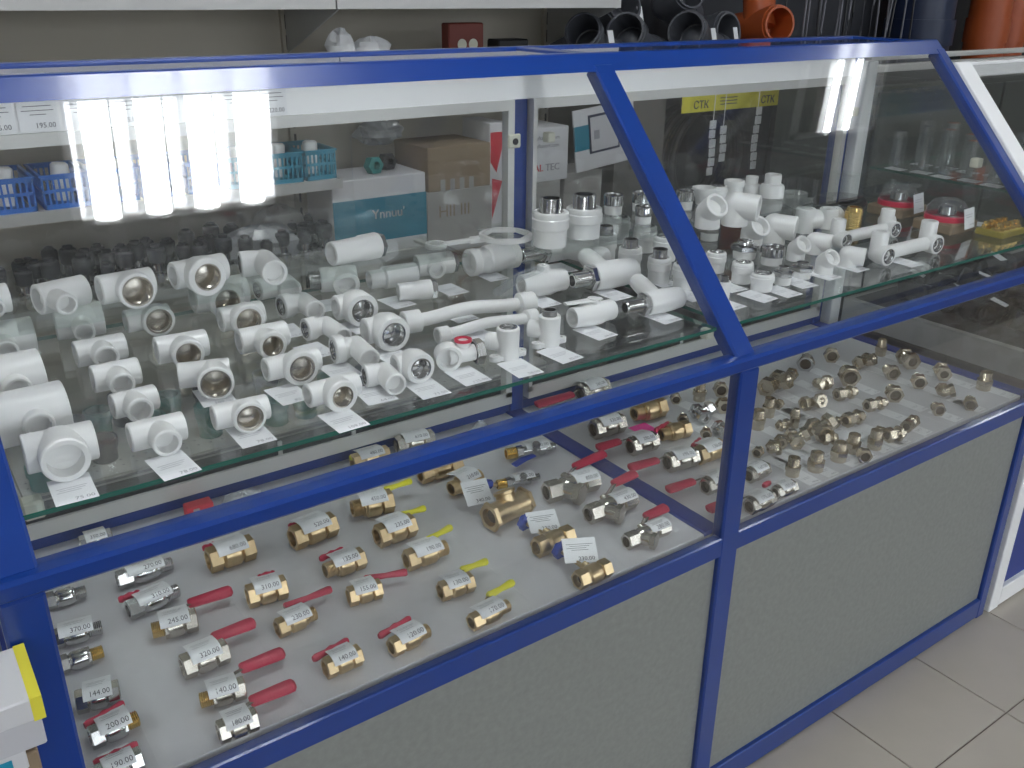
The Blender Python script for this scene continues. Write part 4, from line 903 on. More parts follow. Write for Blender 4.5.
# a few oddments on the far shelf
P = V3(1.714, .323, SHELF_Z); e = empty('brass_fitting', P); tag(e, 'upright ribbed brass cylinder between the white pieces on the glass shelf', 'pipe fitting'); mb = MB(P)
rib = []
for q in range(9): rib += [(.004 + q * .0045, .0185), (.006 + q * .0045, .0175)]
mb.lathe(P, (0, 0, 1), [(0, 0), (0, .017)] + rib + [(.048, .015), (.048, .011), (.04, .011), (.04, 0)], 24); mb.build('body', 'bright_brass', e)
for (x, y), lb, lab in (((1.93, .36), 'clear blister dome with pink-red base, farther one', True), ((1.885, .215), 'clear blister dome with pink-red base, nearer one', True)):
    P = V3(x, y, SHELF_Z); e = empty('blister_pack', P); tag(e, lb, 'package', 'blister packs on the far shelf')
    mb = MB(P); mb.bbox((x - .05, y - .045, P.z), (x + .05, y + .045, P.z + .022), .003); mb.build('card_box', 'carton', e, smooth=False)
    mb = MB(P); mb.lathe((x, y, P.z + .022), (0, 0, 1), [(0, 0), (0, .044), (.010, .044), (.012, .04)], 28); mb.build('base', 'pink_red', e)
    mb = MB(P); mb.lathe((x, y, P.z + .03), (0, 0, 1), [(0, .043), (.016, .041), (.030, .032), (.036, .018), (.037, 0)], 28); mb.build('dome', 'clear', e)
    mb = MB(P); mb.lathe((x, y, P.z + .032), (0, 0, 1), [(0, 0), (0, .02), (.018, .018), (.022, .008), (.022, 0)], 20); mb.build('fitting', 'chrome', e)
    F = flat_F((x - .005, y - .054, P.z + .034), .046, .042, .1, math.radians(78)); mb = MB(P); sheet(mb, F); pp = mb.build('price_card', 'paper', e, smooth=False)
    mb = MB(P); lines_on(mb, lambda u, v, k=0: F(u, v, .0003), .046, .042, [(.3, .15, .8), (.42, .15, .75), (.8, .5, .9)]); mb.build('price_print', 'ink', pp, smooth=False)
P = V3(1.945, .125, SHELF_Z); e = empty('fitting_tray', P); tag(e, 'shallow yellow tray of shiny brass nipples beside the shelf end', 'tray'); mb = MB(P)
mb.bbox((P.x - .045, P.y - .03, P.z), (P.x + .045, P.y + .03, P.z + .014), .002); mb.build('tray', mat('ochre_plastic', (.30, .24, .04), .4), e, smooth=False)
for k in range(8):
    q = V3(P.x - .034 + (k % 4) * .022, P.y - .015 + (k // 4) * .028, P.z + .014); mb = MB(P); mb.lathe(q, (0, 0, 1), [(0, 0), (0, .009, 'h'), (.007, .009, 'h'), (.008, .007), (.015, .007), (.015, .004), (.01, 0)], 18); mb.build('nipple', 'bright_brass', e)
P = V3(1.80, .42, SHELF_Z); e = empty('shower_hose', P); tag(e, 'dark hose loop lying behind the clear domes', 'hose'); mb = MB(P)
mb.sweep([P + V3(.06 * math.cos(a * .35), .04 * math.sin(a * .35), .012 + .001 * a) for a in range(30)], .011, n=10); mb.build('hose', 'black', e)
for (x, y), lb in (((1.62, .47), 'clear plastic dish behind the white pieces at the door glass'), ((1.72, .40), 'low clear dish beside the dark hose loop')):
    P = V3(x, y, SHELF_Z); mb = MB(P); mb.lathe(P, (0, 0, 1), [(0, 0), (0, .035), (.012, .055), (.03, .05), (.038, .03), (.038, 0)], 26); tag(mb.build('clear_dish', 'clear'), lb, 'dish')
P = V3(1.80, .30, SHELF_Z); e = empty('socket_fitting', P); tag(e, 'small white cap lying between the brass cylinder and clear dome', 'pipe cap', G_T)
mb = MB(P); mb.lathe(P + V3(-.02, 0, .013), (1, -.5, 0), [(0, 0), (0, .012), (.03, .012), (.031, .009), (.025, 0)], 20); mb.build('body', 'ppr', e)
for x, y, rf in ((1.99, .18, 'shiny brass nipple tray'), (1.97, .33, 'farther clear blister dome'), (1.93, .46, 'dark hose loop')): shelf_tag((x, y), '', rf)

# ------------------------------------------------------------------ metal valves on the grey tray
MT = {'chrome': 'chrome', 'nickel': 'nickel', 'brass': 'brass', 'tap': 'chrome'}
def price_wrap(e, loc, A, d, r, t0, t1, txt, flap=.4, shift=0.):
    """paper label taped over the body, its far edge standing off as a flap"""
    W = t1 - t0; th1 = math.radians(58); th0 = math.radians(-12 + shift); H = (th1 - th0) * r + flap * r * 2
    side = V3(d.y, -d.x, 0)
    if side.y > 0: side = -side
    R = r * 1.05
    arc = (th1 - th0) * r; fl = H - arc
    def F(u, v, k=0):
        s_ = v * H; rr = R + k
        if s_ < fl:
            th = th0; n = V3(0, 0, 1) * math.cos(th) + side * math.sin(th); tg = side * math.cos(th) - V3(0, 0, 1) * math.sin(th)
            return A + d * (t0 + u * W) + n * (rr + .0012 * (1 - v)) - tg * (fl - s_)
        th = th0 + (s_ - fl) / r
        return A + d * (t0 + u * W) + (V3(0, 0, 1) * math.cos(th) + side * math.sin(th)) * rr
    mb = MB(loc); sheet(mb, F, .0003, 1, 9); o = mb.build('price_label', 'gloss_paper', e, angle=50)
    pr = MB(loc); F2 = lambda u, v, k=0: F(u, v, .00025)
    lines_on(pr, F2, W, H, [(.30, .15, .8), (.40, .2, .75), (.5, .15, .7)], t=.0006)
    hh = min(.0095, W * .27); print_on(pr, F2, txt, W * .93, H * .90, hh, W, H, True)
    pr.build('price_print', 'ink_dark', o, smooth=False)
for A, B, r, mt, ends, hd, tx, s in VALVES:
    A, B = Vector(A), Vector(B); d = (B - A).normalized(); L = (B - A).length; mid = (A + B) / 2
    loc = base((A, B), TRAY_Z); nm = 'hose_tap' if mt == 'tap' else ('strainer_valve' if 'Y' in ends else ('pipe_coupling' if 'coupling' in s else ('brass_tee' if hd and hd[0] == 'stub' else 'ball_valve')))
    e = empty(nm, loc); tag(e, s, {'hose_tap': 'tap', 'pipe_coupling': 'pipe coupling', 'brass_tee': 'pipe tee'}.get(nm, 'valve'), 'metal valves on the grey tray')
    mb = MB(loc); body = MT[mt]
    def end_prof(kind, el):
        """profile from the mouth inwards, t measured from the mouth"""
        if kind in 'f':
            return [(.010, 0), (.010, r * .56), (0, r * .62), (0, r * .80, 'h'), (.001, r * .86, 'h'), (el, r * .86, 'h'), (el + .001, r * .76)]
        return [(.010, 0), (.010, r * .46), (0, r * .5)] + [(t, q) for t, q in threads(0, el, r * .70, .0024)] + [(el + .0005, r * .84)]
    el = L * .26
    a_k, b_k = ends[0], ends[1]
    if mt == 'tap':
        mb.lathe(A + d * L * .2, d, [(0, 0), (0, r * .8, 'h'), (L * .12, r * .8, 'h'), (L * .13, r * .6), (L * .42, r * .6), (L * .45, r * .9), (L * .55, r * .9), (L * .58, r * .55)] +
                 [(L * .6, r * .5), (L * .63, r * .6), (L * .66, r * .5), (L * .69, r * .6), (L * .72, r * .5), (L * .78, r * .5), (L * .78, r * .3), (L * .7, 0)], 20)
        sd = V3(d.y, -d.x, 0); mb.lathe(A + d * L * .55, (sd * .4 + V3(0, 0, .5)), [(0, r * .5), (r * 1.2, r * .45), (r * 1.25, r * .6), (r * 1.6, r * .55), (r * 1.6, 0)], 16)
        mb.build('body', body, e)
        m2 = MB(loc); m2.lathe(A, d, [(.008, 0), (.008, r * .5), (0, r * .55)] + threads(0, L * .2, r * .78) + [(L * .21, r * .5)], 20); m2.build('thread', 'bright_brass', e)
    else:
        pa = end_prof('f' if a_k == 'f' else 'm', el); pb = [(L - p[0],) + tuple(p[1:]) for p in reversed(end_prof('f' if b_k in 'fY' else 'm', el))]
        if nm == 'brass_tee':
            pa = [(.014, 0), (.014, r * .62), (0, r * .66), (0, r * .9, 'h'), (.0012, r * .93, 'h'), (.007, r * .93, 'h'), (.0072, r * .9)]; pb = [(L - p[0],) + tuple(p[1:]) for p in reversed(pa)]
        mid_p = [(L * .2, r * .86), (L * .8, r * .86)] if nm == 'brass_tee' else [(L * .30, r * .82), (L * .34, r * .97), (L * .40, r), (L * .60, r), (L * .66, r * .97), (L * .70, r * .82)]
        if a_k == 'B': pa = [(el, 0), (el, r * .6)] + [(el + .0005, r * .84, 'h'), (el + .005, r * .84, 'h')]
        if b_k == 'B': pb = [(L - el - .005, r * .84, 'h'), (L - el - .0005, r * .84, 'h'), (L - el, r * .6), (L - el, 0)]
        mb.lathe(A, d, pa + mid_p + pb, 24)
        if 'Y' in ends:
            sd = V3(d.y, -d.x, 0); yd = (d * .45 + sd * .85 + V3(0, 0, .03)).normalized(); c0 = A + d * L * .30
            mb.lathe(c0, yd, [(0, r * .75), (r * 1.5, r * .75), (r * 1.52, r * .84, 'h'), (r * 2.1, r * .84, 'h'), (r * 2.15, r * .6), (r * 2.15, 0)], 24)
        sd_b = V3(-d.y, d.x, 0)
        if sd_b.y < 0: sd_b = -sd_b
        if hd and hd[0] != 'stub': mb.lathe(mid, (sd_b + V3(0, 0, .35)), [(0, r * .45), (r * 1.15, r * .42), (r * 1.2, r * .3), (r * 1.45, r * .3), (r * 1.45, 0)], 18)
        if nm == 'brass_tee': mb.lathe(A + d * L * .55, (V3(0, 0, .9) + sd_b * .5), [(0, r * .7), (r * 1.05, r * .72), (r * 1.1, r * .8), (r * 1.3, r * .8), (r * 1.3, r * .6), (r * .9, 0)], 22)
        mb.build('body', body, e)
        for kk, Pm, dm in ((a_k, A, d), (b_k, B, -d)):
            if kk == 'B':
                m2 = MB(loc); m2.lathe(Pm, dm, [(.010, 0), (.010, r * .46), (0, r * .5)] + threads(0, el, r * .68, .0024) + [(el + .001, r * .5)], 22); m2.build('male_thread', 'bright_brass', e)
        m2 = MB(loc); m2.lathe(A, d, [(.0075, 0), (.0075, r * .5)], 20); m2.build('bore_shade', 'bore_shade', e)
    if hd:
        k = hd[0]; p0, p1 = Vector(hd[1]), Vector(hd[2])
        if k == 'long':
            gm = hd[3]; root = V3(mid.x, mid.y, p0.z) + (V3(-d.y, d.x, 0) * r * (.9 if d.x > 0 else -.9))
            root.z = mid.z + r * .45
            dd = (p1 - p0).normalized(); q = p0 - root
            m2 = MB(loc); m2.sweep([root - q.normalized() * .006 if q.length > .004 else root, root, p0 + dd * .004], .0055, .0014, 8, up=(0, .45, .9)); m2.build('lever_arm', 'nickel', e)
            m2 = MB(loc); Ln = (p1 - p0).length
            if gm == 'red' and 'thin' not in s:
                hw = .0095 if Ln < .09 else .011
                m2.sweep([p0, p0 + dd * .003, p0.lerp(p1, .35), p0.lerp(p1, .8), p1 - dd * .003, p1], hw, .0055, 12, up=(0, -.25, .97), scale=[.7, .9, .95, 1.05, 1.0, .6])
            else:
                m2.sweep([p0, p0 + dd * .003, p0.lerp(p1, .5), p1 - dd * .003, p1], .0056, .005, 10, scale=[.8, 1.1, .8, 1.15, .9])
            m2.build('grip', 'yellow' if gm == 'yellow' else 'red', e)
        elif k == 'wing':
            m2 = MB(loc); c = p0.lerp(p1, .5); c.z = mid.z + r * .55; dd = (p1 - p0); dd.z = 0; Ln = dd.length; dd.normalize()
            a0 = c - dd * Ln / 2; b0 = c + dd * Ln / 2
            m2.sweep([a0, a0 + dd * .004, c - dd * .007, c, c + dd * .007, b0 - dd * .004, b0], .0045, .0058, 12, scale=[.7, 1, .75, 1.1, .75, 1, .7])
            m2.build('wing_handle', 'red', e)
        elif k in ('knob', 'knob2'):
            ax = V3(-d.y, d.x, .5); ax = (p0 - mid).normalized() if k == 'knob' else (p0 - A).normalized()
            rr = .0135 if k == 'knob' else .0075
            m2 = MB(loc); m2.lathe(mid if k == 'knob' else A, ax, [(0, .004), ((p0 - mid).length, .004)] if k == 'knob' else [(0, .004), (.012, .004)], 12); m2.build('stem', 'brass', e)
            m2 = MB(loc); m2.lathe(p0 - ax * .006, ax, [(0, 0), (0, rr * .8, 'l'), (.002, rr, 'l'), (.010, rr, 'l'), (.012, rr * .8, 'l'), (.012, 0)], 36); m2.build('hand_wheel', 'bluegrip', e)
        elif k == 'blade':
            m2 = MB(loc); m2.sweep([p0 - V3(0, 0, .005), p0.lerp(p1, .5), p1], .009, .002, 10, scale=[.9, 1, .8]); m2.build('handle', 'bluegrip', e)
    if tx:
        if L > .09: t0, t1 = L * .20, L * .74
        else: t0, t1 = L * .18, L * .84
        if mt == 'tap': t0, t1 = L * .38, L * .85
        if 'Y' in ends: t0, t1 = L * .52, L * .98
        price_wrap(e, loc, A, d, r if mt != 'tap' else r * .9, t0, t1, tx, .62 if 'Y' not in ends else .2, -6)
for c, (W, H), yaw, tilt, tx, s in CARDS:
    c = Vector(c); F = flat_F(c, W, H, math.radians(-yaw), math.radians(tilt)); mb = MB(c); sheet(mb, F, .0004)
    o = mb.build('price_card', 'gloss_paper', smooth=False); tag(o, s, 'price tag'); pr = MB(c); F2 = lambda u, v, k=0: F(u, v, .0003)
    lines_on(pr, F2, W, H, [(.25, .1, .9), (.33, .2, .8), (.41, .1, .7), (.49, .25, .75)], t=.0007); print_on(pr, F2, tx, W * .9, H * .92, .0095, W, H, True); pr.build('price_print', 'ink_dark', o, smooth=False)

# small nickel fittings with price strips
def strip(x, y, ref, W=.032, H=.062):
    c = (x, y, TRAY_Z + .0004); F = flat_F(c, W, H, math.radians(random.uniform(-4, 4))); mb = MB(c); sheet(mb, F, .0002)
    o = mb.build('price_strip', 'paper', smooth=False); tag(o, 'white price strip under the ' + ref, 'price tag', 'price strips under the small nickel fittings')
    pr = MB(c); lines_on(pr, lambda u, v, k=0: F(u, v, .00015), W, H, [(.62, .15, .8), (.68, .2, .7)], t=.0007)
    print_on(pr, lambda u, v, k=0: F(u, v, .00015), random.choice(PRICES), W * .93, H * .94, .006, W, H, True); pr.build('price_print', 'ink', o, smooth=False)
for P, L, r, st, yaw, s in SMALL:
    P = Vector(P); loc = (P.x, P.y, TRAY_Z); yaw = float(yaw); a = math.radians(yaw); d = V3(math.cos(a), math.sin(a), 0)
    e = empty('threaded_fitting', loc); tag(e, s, 'pipe fitting', 'small nickel fittings on the far tray'); mb = MB(loc)
    if st == 'ring':
        A = P - d * L * .5
        A.z = TRAY_Z + r; L2 = max(L * 1.1, r * 1.6)
        mb.lathe(A, d, [(0, 0), (0, r * .6)] + threads(0, L2 * .45, r * .62) + [(L2 * .5, r * .86, 'h'), (L2 * .93, r * .86, 'h'), (L2 * .94, r * .80), (L2, r * .80), (L2, r * .60), (L2 - .008, r * .56), (L2 - .008, 0)], 24); b0 = MB(loc); b0.lathe(A + d * (L2 - .0075), d, [(0, r * .55), (.0002, 0)], 18); b0.build('bore_shade', 'bore_shade', e)
    elif st == 'coup':
        A = P - d * L * .5; A.z = TRAY_Z + r
        mb.lathe(A, d, [(.005, 0), (.005, r * .45), (0, r * .5), (0, r * .84, 'h'), (L * .33, r * .84, 'h'), (L * .34, r * .62)] + threads(L * .36, L * .62, r * .68) + [(L * .64, r * .86, 'h'), (L * .8, r * .86, 'h'), (L * .82, r * .64), (L, r * .64), (L, r * .4), (L - .004, r * .4), (L - .004, 0)], 24); b0 = MB(loc); b0.lathe(A + d * .0045, -d, [(0, r * .44), (.0002, 0)], 16); b0.build('bore_shade', 'bore_shade', e)
    elif st == 'tee':
        A = P - d * L * .5; A.z = TRAY_Z + r; c = V3(P.x, P.y, A.z)
        mb.lathe(A, d, [(.005, 0), (.005, r * .5), (0, r * .55), (0, r * .84, 'h'), (L * .28, r * .84, 'h'), (L * .3, r * .66), (L * .7, r * .66), (L * .72, r * .84, 'h'), (L, r * .84, 'h'), (L, r * .55), (L - .005, r * .5), (L - .005, 0)], 24)
        for bd in (V3(d.y, -d.x, .5),):
            mb.lathe(c, bd, [(0, r * .6), (r * 1.1, r * .6), (r * 1.15, r * .8, 'h'), (r * 1.8, r * .8, 'h'), (r * 1.8, r * .5), (r * 1.3, 0)], 24)
    elif st == 'elbow':
        c = V3(P.x, P.y, TRAY_Z + r); mb.sphere(c, r * .7, 16, 8)
        for dd in (d, V3(d.y, -d.x, .35).normalized()):
            mb.lathe(c, dd, [(0, r * .62), (L * .35, r * .62), (L * .36, r * .84, 'h'), (L * .68, r * .84, 'h'), (L * .7, r * .5), (L * .55, r * .45), (L * .55, 0)], 24)
    else:
        h = min(L, .042)
        mb.lathe(loc, (0, 0, 1), [(0, 0), (0, r * .85), (h * .3, r * .85), (h * .32, r * .9, 'h'), (h * .55, r * .9, 'h'), (h * .57, r * .7)] + threads(h * .6, h, r * .74) + [(h, r * .5), (h - .006, r * .45), (h - .006, 0)], 24)
    mb.build('body', 'pnickel' if 'chrome' not in s else 'chrome', e)
    if st in ('ring', 'coup', 'elbow', 'tee') and r < .007: continue
    strip(P.x + .012, max(P.y - .040, .062), s)
# pink note, small things at the tray back
c = V3(1.0, .33, 0)
F = None
def note(c, W, H, yaw, m, s):
    F = flat_F(c, W, H, math.radians(yaw)); mb = MB(c); sheet(mb, F, .0003); tag(mb.build('note', m, smooth=False), s, 'note')

# ------------------------------------------------------------------ wall shelving behind
SX0, SX1 = -.7, 1.85
rk = empty('wall_shelving', (.6, 1.42, 0)); tag(rk, 'light steel wall shelving with slotted uprights behind the counter', 'shelving'); RL = (.6, 1.42, 0)
def rp(name, a, b, m): mb = MB(RL); mb.box(a, b); return mb.build(name, m, rk, smooth=False)
for x0, x1 in ((SX0, .148), (.152, .998), (1.002, SX1)):
    rp('back_sheet', (x0, 1.600, 0), (x1, 1.606, 2.1), 'backboard')
for x in (.15, 1.0, 1.85):
    up_ = rp('upright', (x - .012, 1.585, 0), (x + .012, 1.600, 2.1), 'backboard')
    mb = MB(RL)
    for k in range(36): mb.box((x - .003, 1.583, .2 + k * .05), (x + .003, 1.5855, .235 + k * .05))
    mb.build('slot_row', 'black', up_, smooth=False)
for x0, x1 in ((SX0, .148), (.152, .985), (.989, SX1)):
    rp('shelf', (x0, 1.250, 1.355), (x1, 1.60, 1.40), 'rack')
    rp('shelf', (x0, 1.250, .745), (x1, 1.60, .768), 'rack')
for x0, x1 in ((SX0, .148), (.152, .975)):
    rp('shelf', (x0, 1.250, 1.150), (x1, 1.60, 1.205), 'rack'); rp('shelf', (x0, 1.250, .948), (x1, 1.60, .972), 'rack')
rp('shelf', (.989, 1.250, 1.172), (SX1, 1.60, 1.205), 'rack')
for x0, x1 in ((SX0, .148), (.152, 1.62)):
    sh = rp('shelf', (x0, 1.250, .325), (x1, 1.60, .345), 'rack')
    mb = MB(RL)
    for k in range(int((x1 - x0) / .03)):
        for j in range(2): mb.lathe((x0 + .015 + k * .03, 1.29 + j * .03, .3451), (0, 0, 1), [(0, .0035), (.0002, .0035), (.0002, 0)], 6)
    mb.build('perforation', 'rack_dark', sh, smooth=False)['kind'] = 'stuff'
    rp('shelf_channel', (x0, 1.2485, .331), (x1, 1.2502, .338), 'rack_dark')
for x in (1.0, 1.85, .15):
    mb = MB(RL); mb.add([(x - .002, 1.26, 1.356), (x - .002, 1.585, 1.356), (x - .002, 1.585, 1.24), (x + .002, 1.26, 1.356), (x + .002, 1.585, 1.356), (x + .002, 1.585, 1.24)],
                        [(0, 2, 1), (3, 4, 5), (0, 1, 4, 3), (1, 2, 5, 4), (2, 0, 3, 5)]); mb.build('bracket', 'rack', rk, smooth=False)
rp('shade_board', (SX0, 1.262, 0), (SX1, 1.270, .324), 'dark_wall')  # dark board added in place of the shade beneath the lowest shelf
# price cards on the header board
lbl = ['far left price card on the white header board above the blue baskets', 'price card reading 195.00 on the white header board'] + ['price card on the header board, ' + q + ' right of the 195.00 card' for q in ('first', 'second', 'third', 'fourth', 'fifth', 'sixth')]
for k in range(8):
    x = .166 + .0545 * k; c = V3(x, .5725, 1.243); W, H = .050, .044
    F = flat_F(c, W, H, math.radians([0, 1.5, -1, 0, 2, -2, 1, 0][k]), math.radians(88)); mb = MB(c); sheet(mb, F, .0005); o = mb.build('price_card', 'paper', smooth=False)
    tag(o, lbl[k], 'price tag', 'price cards on the header board'); pr = MB(c); F2 = lambda u, v, kk=0: F(u, v, .0004)
    lines_on(pr, F2, W, H, [(.25, .15, .85), (.38, .1, .9), (.5, .3, .7)], t=.0008)
    print_on(pr, F2, ['126.00', '195.00', '210.00', '185.00', '240.00', '175.00', '160.00', '220.00'][k], W * .9, H * .9, .0095, W, H, True); pr.build('price_print', 'ink_dark', o, smooth=False)
# baskets
def basket(x, wd, m, s, y=1.262, dp=.16, h=.070, z=.972):
    loc = (x + wd / 2, y + dp / 2, z); e = empty('plastic_basket', loc); tag(e, s, 'basket', 'small baskets on the wall shelf')
    mb = MB(loc); t = .0035; ins = .008
    mb.box((x + ins, y + ins, z), (x + wd - ins, y + dp - ins, z + .003)); mb.build('floor_sheet', m, e, smooth=False)
    mb = MB(loc)
    for za, zb in ((0, .010), (.034, .040), (h - .010, h)):
        mb.box((x, y, z + za), (x + wd, y + t, z + zb)); mb.box((x, y + dp - t, z + za), (x + wd, y + dp, z + zb))
        mb.box((x, y, z + za), (x + t, y + dp, z + zb)); mb.box((x + wd - t, y, z + za), (x + wd, y + dp, z + zb))
    n = max(5, int(wd / .011))
    for k in range(n + 1):
        xx = x + (wd - .004) * k / n
        mb.box((xx, y + .0005, z), (xx + .004, y + t, z + h)); mb.box((xx, y + dp - t, z), (xx + .004, y + dp - .0005, z + h))
    for k in range(13):
        yy = y + (dp - .004) * k / 12
        for xx in (x + .0005, x + wd - t): mb.box((xx, yy, z), (xx + .003, yy + .004, z + h))
    mb.build('lattice_wall', m, e, smooth=False)
    mb = MB(loc); mb.box((x - .003, y - .003, z + h - .003), (x + wd + .003, y + .001, z + h + .001)); mb.box((x - .003, y + dp - .001, z + h - .003), (x + wd + .003, y + dp + .003, z + h + .001))
    mb.box((x - .003, y, z + h - .003), (x + .001, y + dp, z + h + .001)); mb.box((x + wd - .001, y, z + h - .003), (x + wd + .003, y + dp, z + h + .001)); mb.build('rim', m, e, smooth=False)
bl = ['blue lattice basket at the far left of the shelf', 'blue lattice basket, second from the left', 'blue basket behind the glare, third from the left', 'blue basket behind the glare, fourth from the left',
      'blue basket behind the glare, fifth from the left', 'teal basket behind the glare', 'teal lattice basket at the shelf end, left of two', 'teal lattice basket at the very shelf end']
for k, (x, wd) in enumerate(((.20, .096), (.310, .09), (.412, .088), (.508, .088), (.604, .088), (.70, .08), (.805, .075), (.888, .078))):
    basket(x, wd, 'basket_blue' if k < 5 else 'basket_teal', bl[k])
    mb = MB((x + wd / 2, 1.34, .976)); mb.lathe((x + wd * .5, 1.33, .976), (.1, .1, 1), [(0, 0), (0, .016), (.05, .018), (.075, .018), (.08, .012), (.08, 0)], 16)
    tag(mb.build('plastic_sleeve', 'ppr'), 'white plastic sleeve standing in the ' + bl[k], 'pipe fitting', 'white sleeves in the baskets')
# fittings with dark caps on the middle shelf
proto = empty('capped_valve', (0, 0, 0))
mb = MB(); mb.lathe((0, 0, 0), (0, 0, 1), [(0, 0), (0, .012), (.012, .013), (.014, .017), (.03, .017), (.033, .011), (.05, .011), (.05, 0)], 16); mb.build('body', 'chrome', proto)
mb = MB(); mb.lathe((0, 0, .012), (0, -1, .1), [(0, .009), (.024, .009), (.024, .013), (.03, .013), (.03, .006), (.026, 0)], 14); mb.build('outlet', 'chrome', proto)
mb = MB(); mb.lathe((0, 0, .048), (0, 0, 1), [(0, 0), (0, .012), (.004, .0155), (.026, .0165, ), (.03, .014), (.03, .009), (.036, .009), (.036, 0)], 18); mb.build('cap', 'cap_grey', proto)
ORD = ['first', 'second', 'third', 'fourth', 'fifth', 'sixth', 'seventh', 'eighth', 'ninth', 'tenth', 'eleventh', 'twelfth', 'thirteenth', 'fourteenth', 'fifteenth',
       'sixteenth', 'seventeenth', 'eighteenth', 'nineteenth', 'twentieth', 'second from last', 'last']
first = True; rowl = ['in the front row', 'in the second row', 'in the third row', 'in the back row']
random.seed(3)
for j in range(4):
    for i in range(15):
        x = .20 + i * .052 + random.uniform(-.008, .008) + (.02 if j % 2 else 0); y = 1.275 + j * .045 + random.uniform(-.006, .006)
        if random.random() < .12: continue
        if first: o = proto; first = False
        else:
            o = proto.copy(); COL.objects.link(o)
            for ch in [c for c in proto.children]:
                c2 = ch.copy(); COL.objects.link(c2); c2.parent = o
        o.location = (x, y, .768); sc = random.choice([.9, 1.0, 1.08, 1.2]); o.scale = (sc, sc, sc); o.rotation_euler[2] = random.uniform(-1, 1)
        tag(o, 'dark capped metal valve, ' + ORD[i] + ' along ' + rowl[j] + ' of the middle wall shelf', 'valve', 'dark capped valves on the middle wall shelf')
# teal cups low down
for k, (x, y, m) in enumerate(sorted([(.201, 1.275, 'teal'), (.348, 1.339, 'navy'), (.37, 1.48, 'teal'), (.30, 1.43, 'navy'), (.44, 1.52, 'navy'), (.545, 1.48, 'teal'), (.602, 1.329, 'teal'), (.768, 1.30, 'teal'), (.849, 1.30, 'teal'),
                               (.65, 1.50, 'navy'), (.80, 1.45, 'navy'), (.95, 1.36, 'teal'), (.48, 1.40, 'teal'), (1.05, 1.33, 'navy'), (.27, 1.52, 'teal')])):
    z = .345; mb = MB((x, y, z)); hh = .060 + .012 * (k % 3)
    mb.lathe((x, y, z), (0, 0, 1), [(0, 0), (0, .026), (.003, .029), (hh * .6, .030), (hh * .62, .034), (hh, .034), (hh, .028), (hh - .02, .027), (hh - .02, 0)], 22)
    tag(mb.build('plastic_cup', m), ('teal' if m == 'teal' else 'navy blue') + ' plastic cap on the lowest wall shelf, ' + ORD[k] + ' from the left among the caps', 'pipe cap', 'teal pipe caps' if m == 'teal' else 'navy pipe caps')
# boxes on the middle shelf, seen through the counter
def carton(name, a, b, m, s, cat='box'):
    c = ((a[0] + b[0]) / 2, (a[1] + b[1]) / 2, a[2]); e = empty(name, c); mb = MB(c); mb.bbox(a, b, .002); mb.build('carton', m, e, smooth=False)
    tag(e, s, cat, 'cartons on the wall shelf'); return e, c
def wall_text(e, c, txt, x, y, z, h, m, bold=0):
    vs, fs, wd = text_geo(txt); mb = MB(c); mb.add([(x + p * h, y, z + q * h) for p, q in vs], fs)
    if bold: mb.add([(x + p * h + bold, y, z + q * h) for p, q in vs], fs)
    o = mb.build('lettering', m, e, smooth=False); return o
e, c = carton('printed_box', (.95, 1.262, .768), (1.215, 1.42, .962), 'box_white', 'white and teal printed box behind the door glass')
mb = MB(c); mb.box((.9495, 1.2612, .800), (1.2155, 1.2618, .912)); mb.build('teal_band', 'box_teal', e, smooth=False)
wall_text(e, c, "Ynnuu'", 1.055, 1.2605, .858, .034, 'white', .001)
e, c = carton('carton', (1.228, 1.27, .905), (1.425, 1.45, 1.02), 'carton', 'brown cardboard box on top of a grey carton')
mb = MB(c)
for k in range(4): mb.box((1.355 - .03 * k, 1.2693, .905), (1.370 - .03 * k, 1.2698, .935))
mb.build('print', 'grey_carton', e, smooth=False)
e, c = carton('carton', (1.222, 1.27, .768), (1.43, 1.45, .905), 'grey_carton', 'grey carton under the brown cardboard box')
wall_text(e, c, 'HII III', 1.26, 1.2695, .835, .045, 'carton')
e, c = carton('printed_box', (1.443, 1.30, .768), (1.500, 1.44, 1.065), 'box_white', 'tall white box with red wedges beside the brown cardboard box')
mb = MB(c); mb.add([(1.445, 1.2994, 1.04), (1.497, 1.2994, 1.04), (1.465, 1.2994, .93), (1.445, 1.2994, .96)], [(0, 3, 2, 1)]); mb.add([(1.45, 1.2994, .915), (1.485, 1.2994, .905), (1.45, 1.2994, .80)], [(0, 2, 1)]); mb.build('red_wedge', 'box_red', e, smooth=False)
e, c = carton('printed_box', (1.520, 1.27, .895), (1.695, 1.42, 1.045), 'box_white', 'white box lettered ALTEC right of the blue back post')
wall_text(e, c, 'eftasort.com', 1.580, 1.2694, 1.012, .016, 'ink_dark'); wall_text(e, c, 'eftasort.com', 1.580, 1.2694, .990, .016, 'ink_dark')
wall_text(e, c, 'AL', 1.572, 1.2694, .925, .028, 'box_red', .002); wall_text(e, c, 'TEC', 1.613, 1.2694, .925, .028, 'ink', .002)
e, c = carton('carton', (1.522, 1.27, .768), (1.67, 1.42, .895), 'grey_carton', 'grey carton under the box lettered ALTEC')
e, c = carton('carton', (1.70, 1.29, .768), (1.845, 1.42, .905), 'grey_carton', 'grey carton under the leaning catalogue')
loc = (1.838, 1.278, .905); e = empty('catalogue', loc); tag(e, 'white catalogue with teal band and framed picture, leaning above a grey carton', 'catalogue')
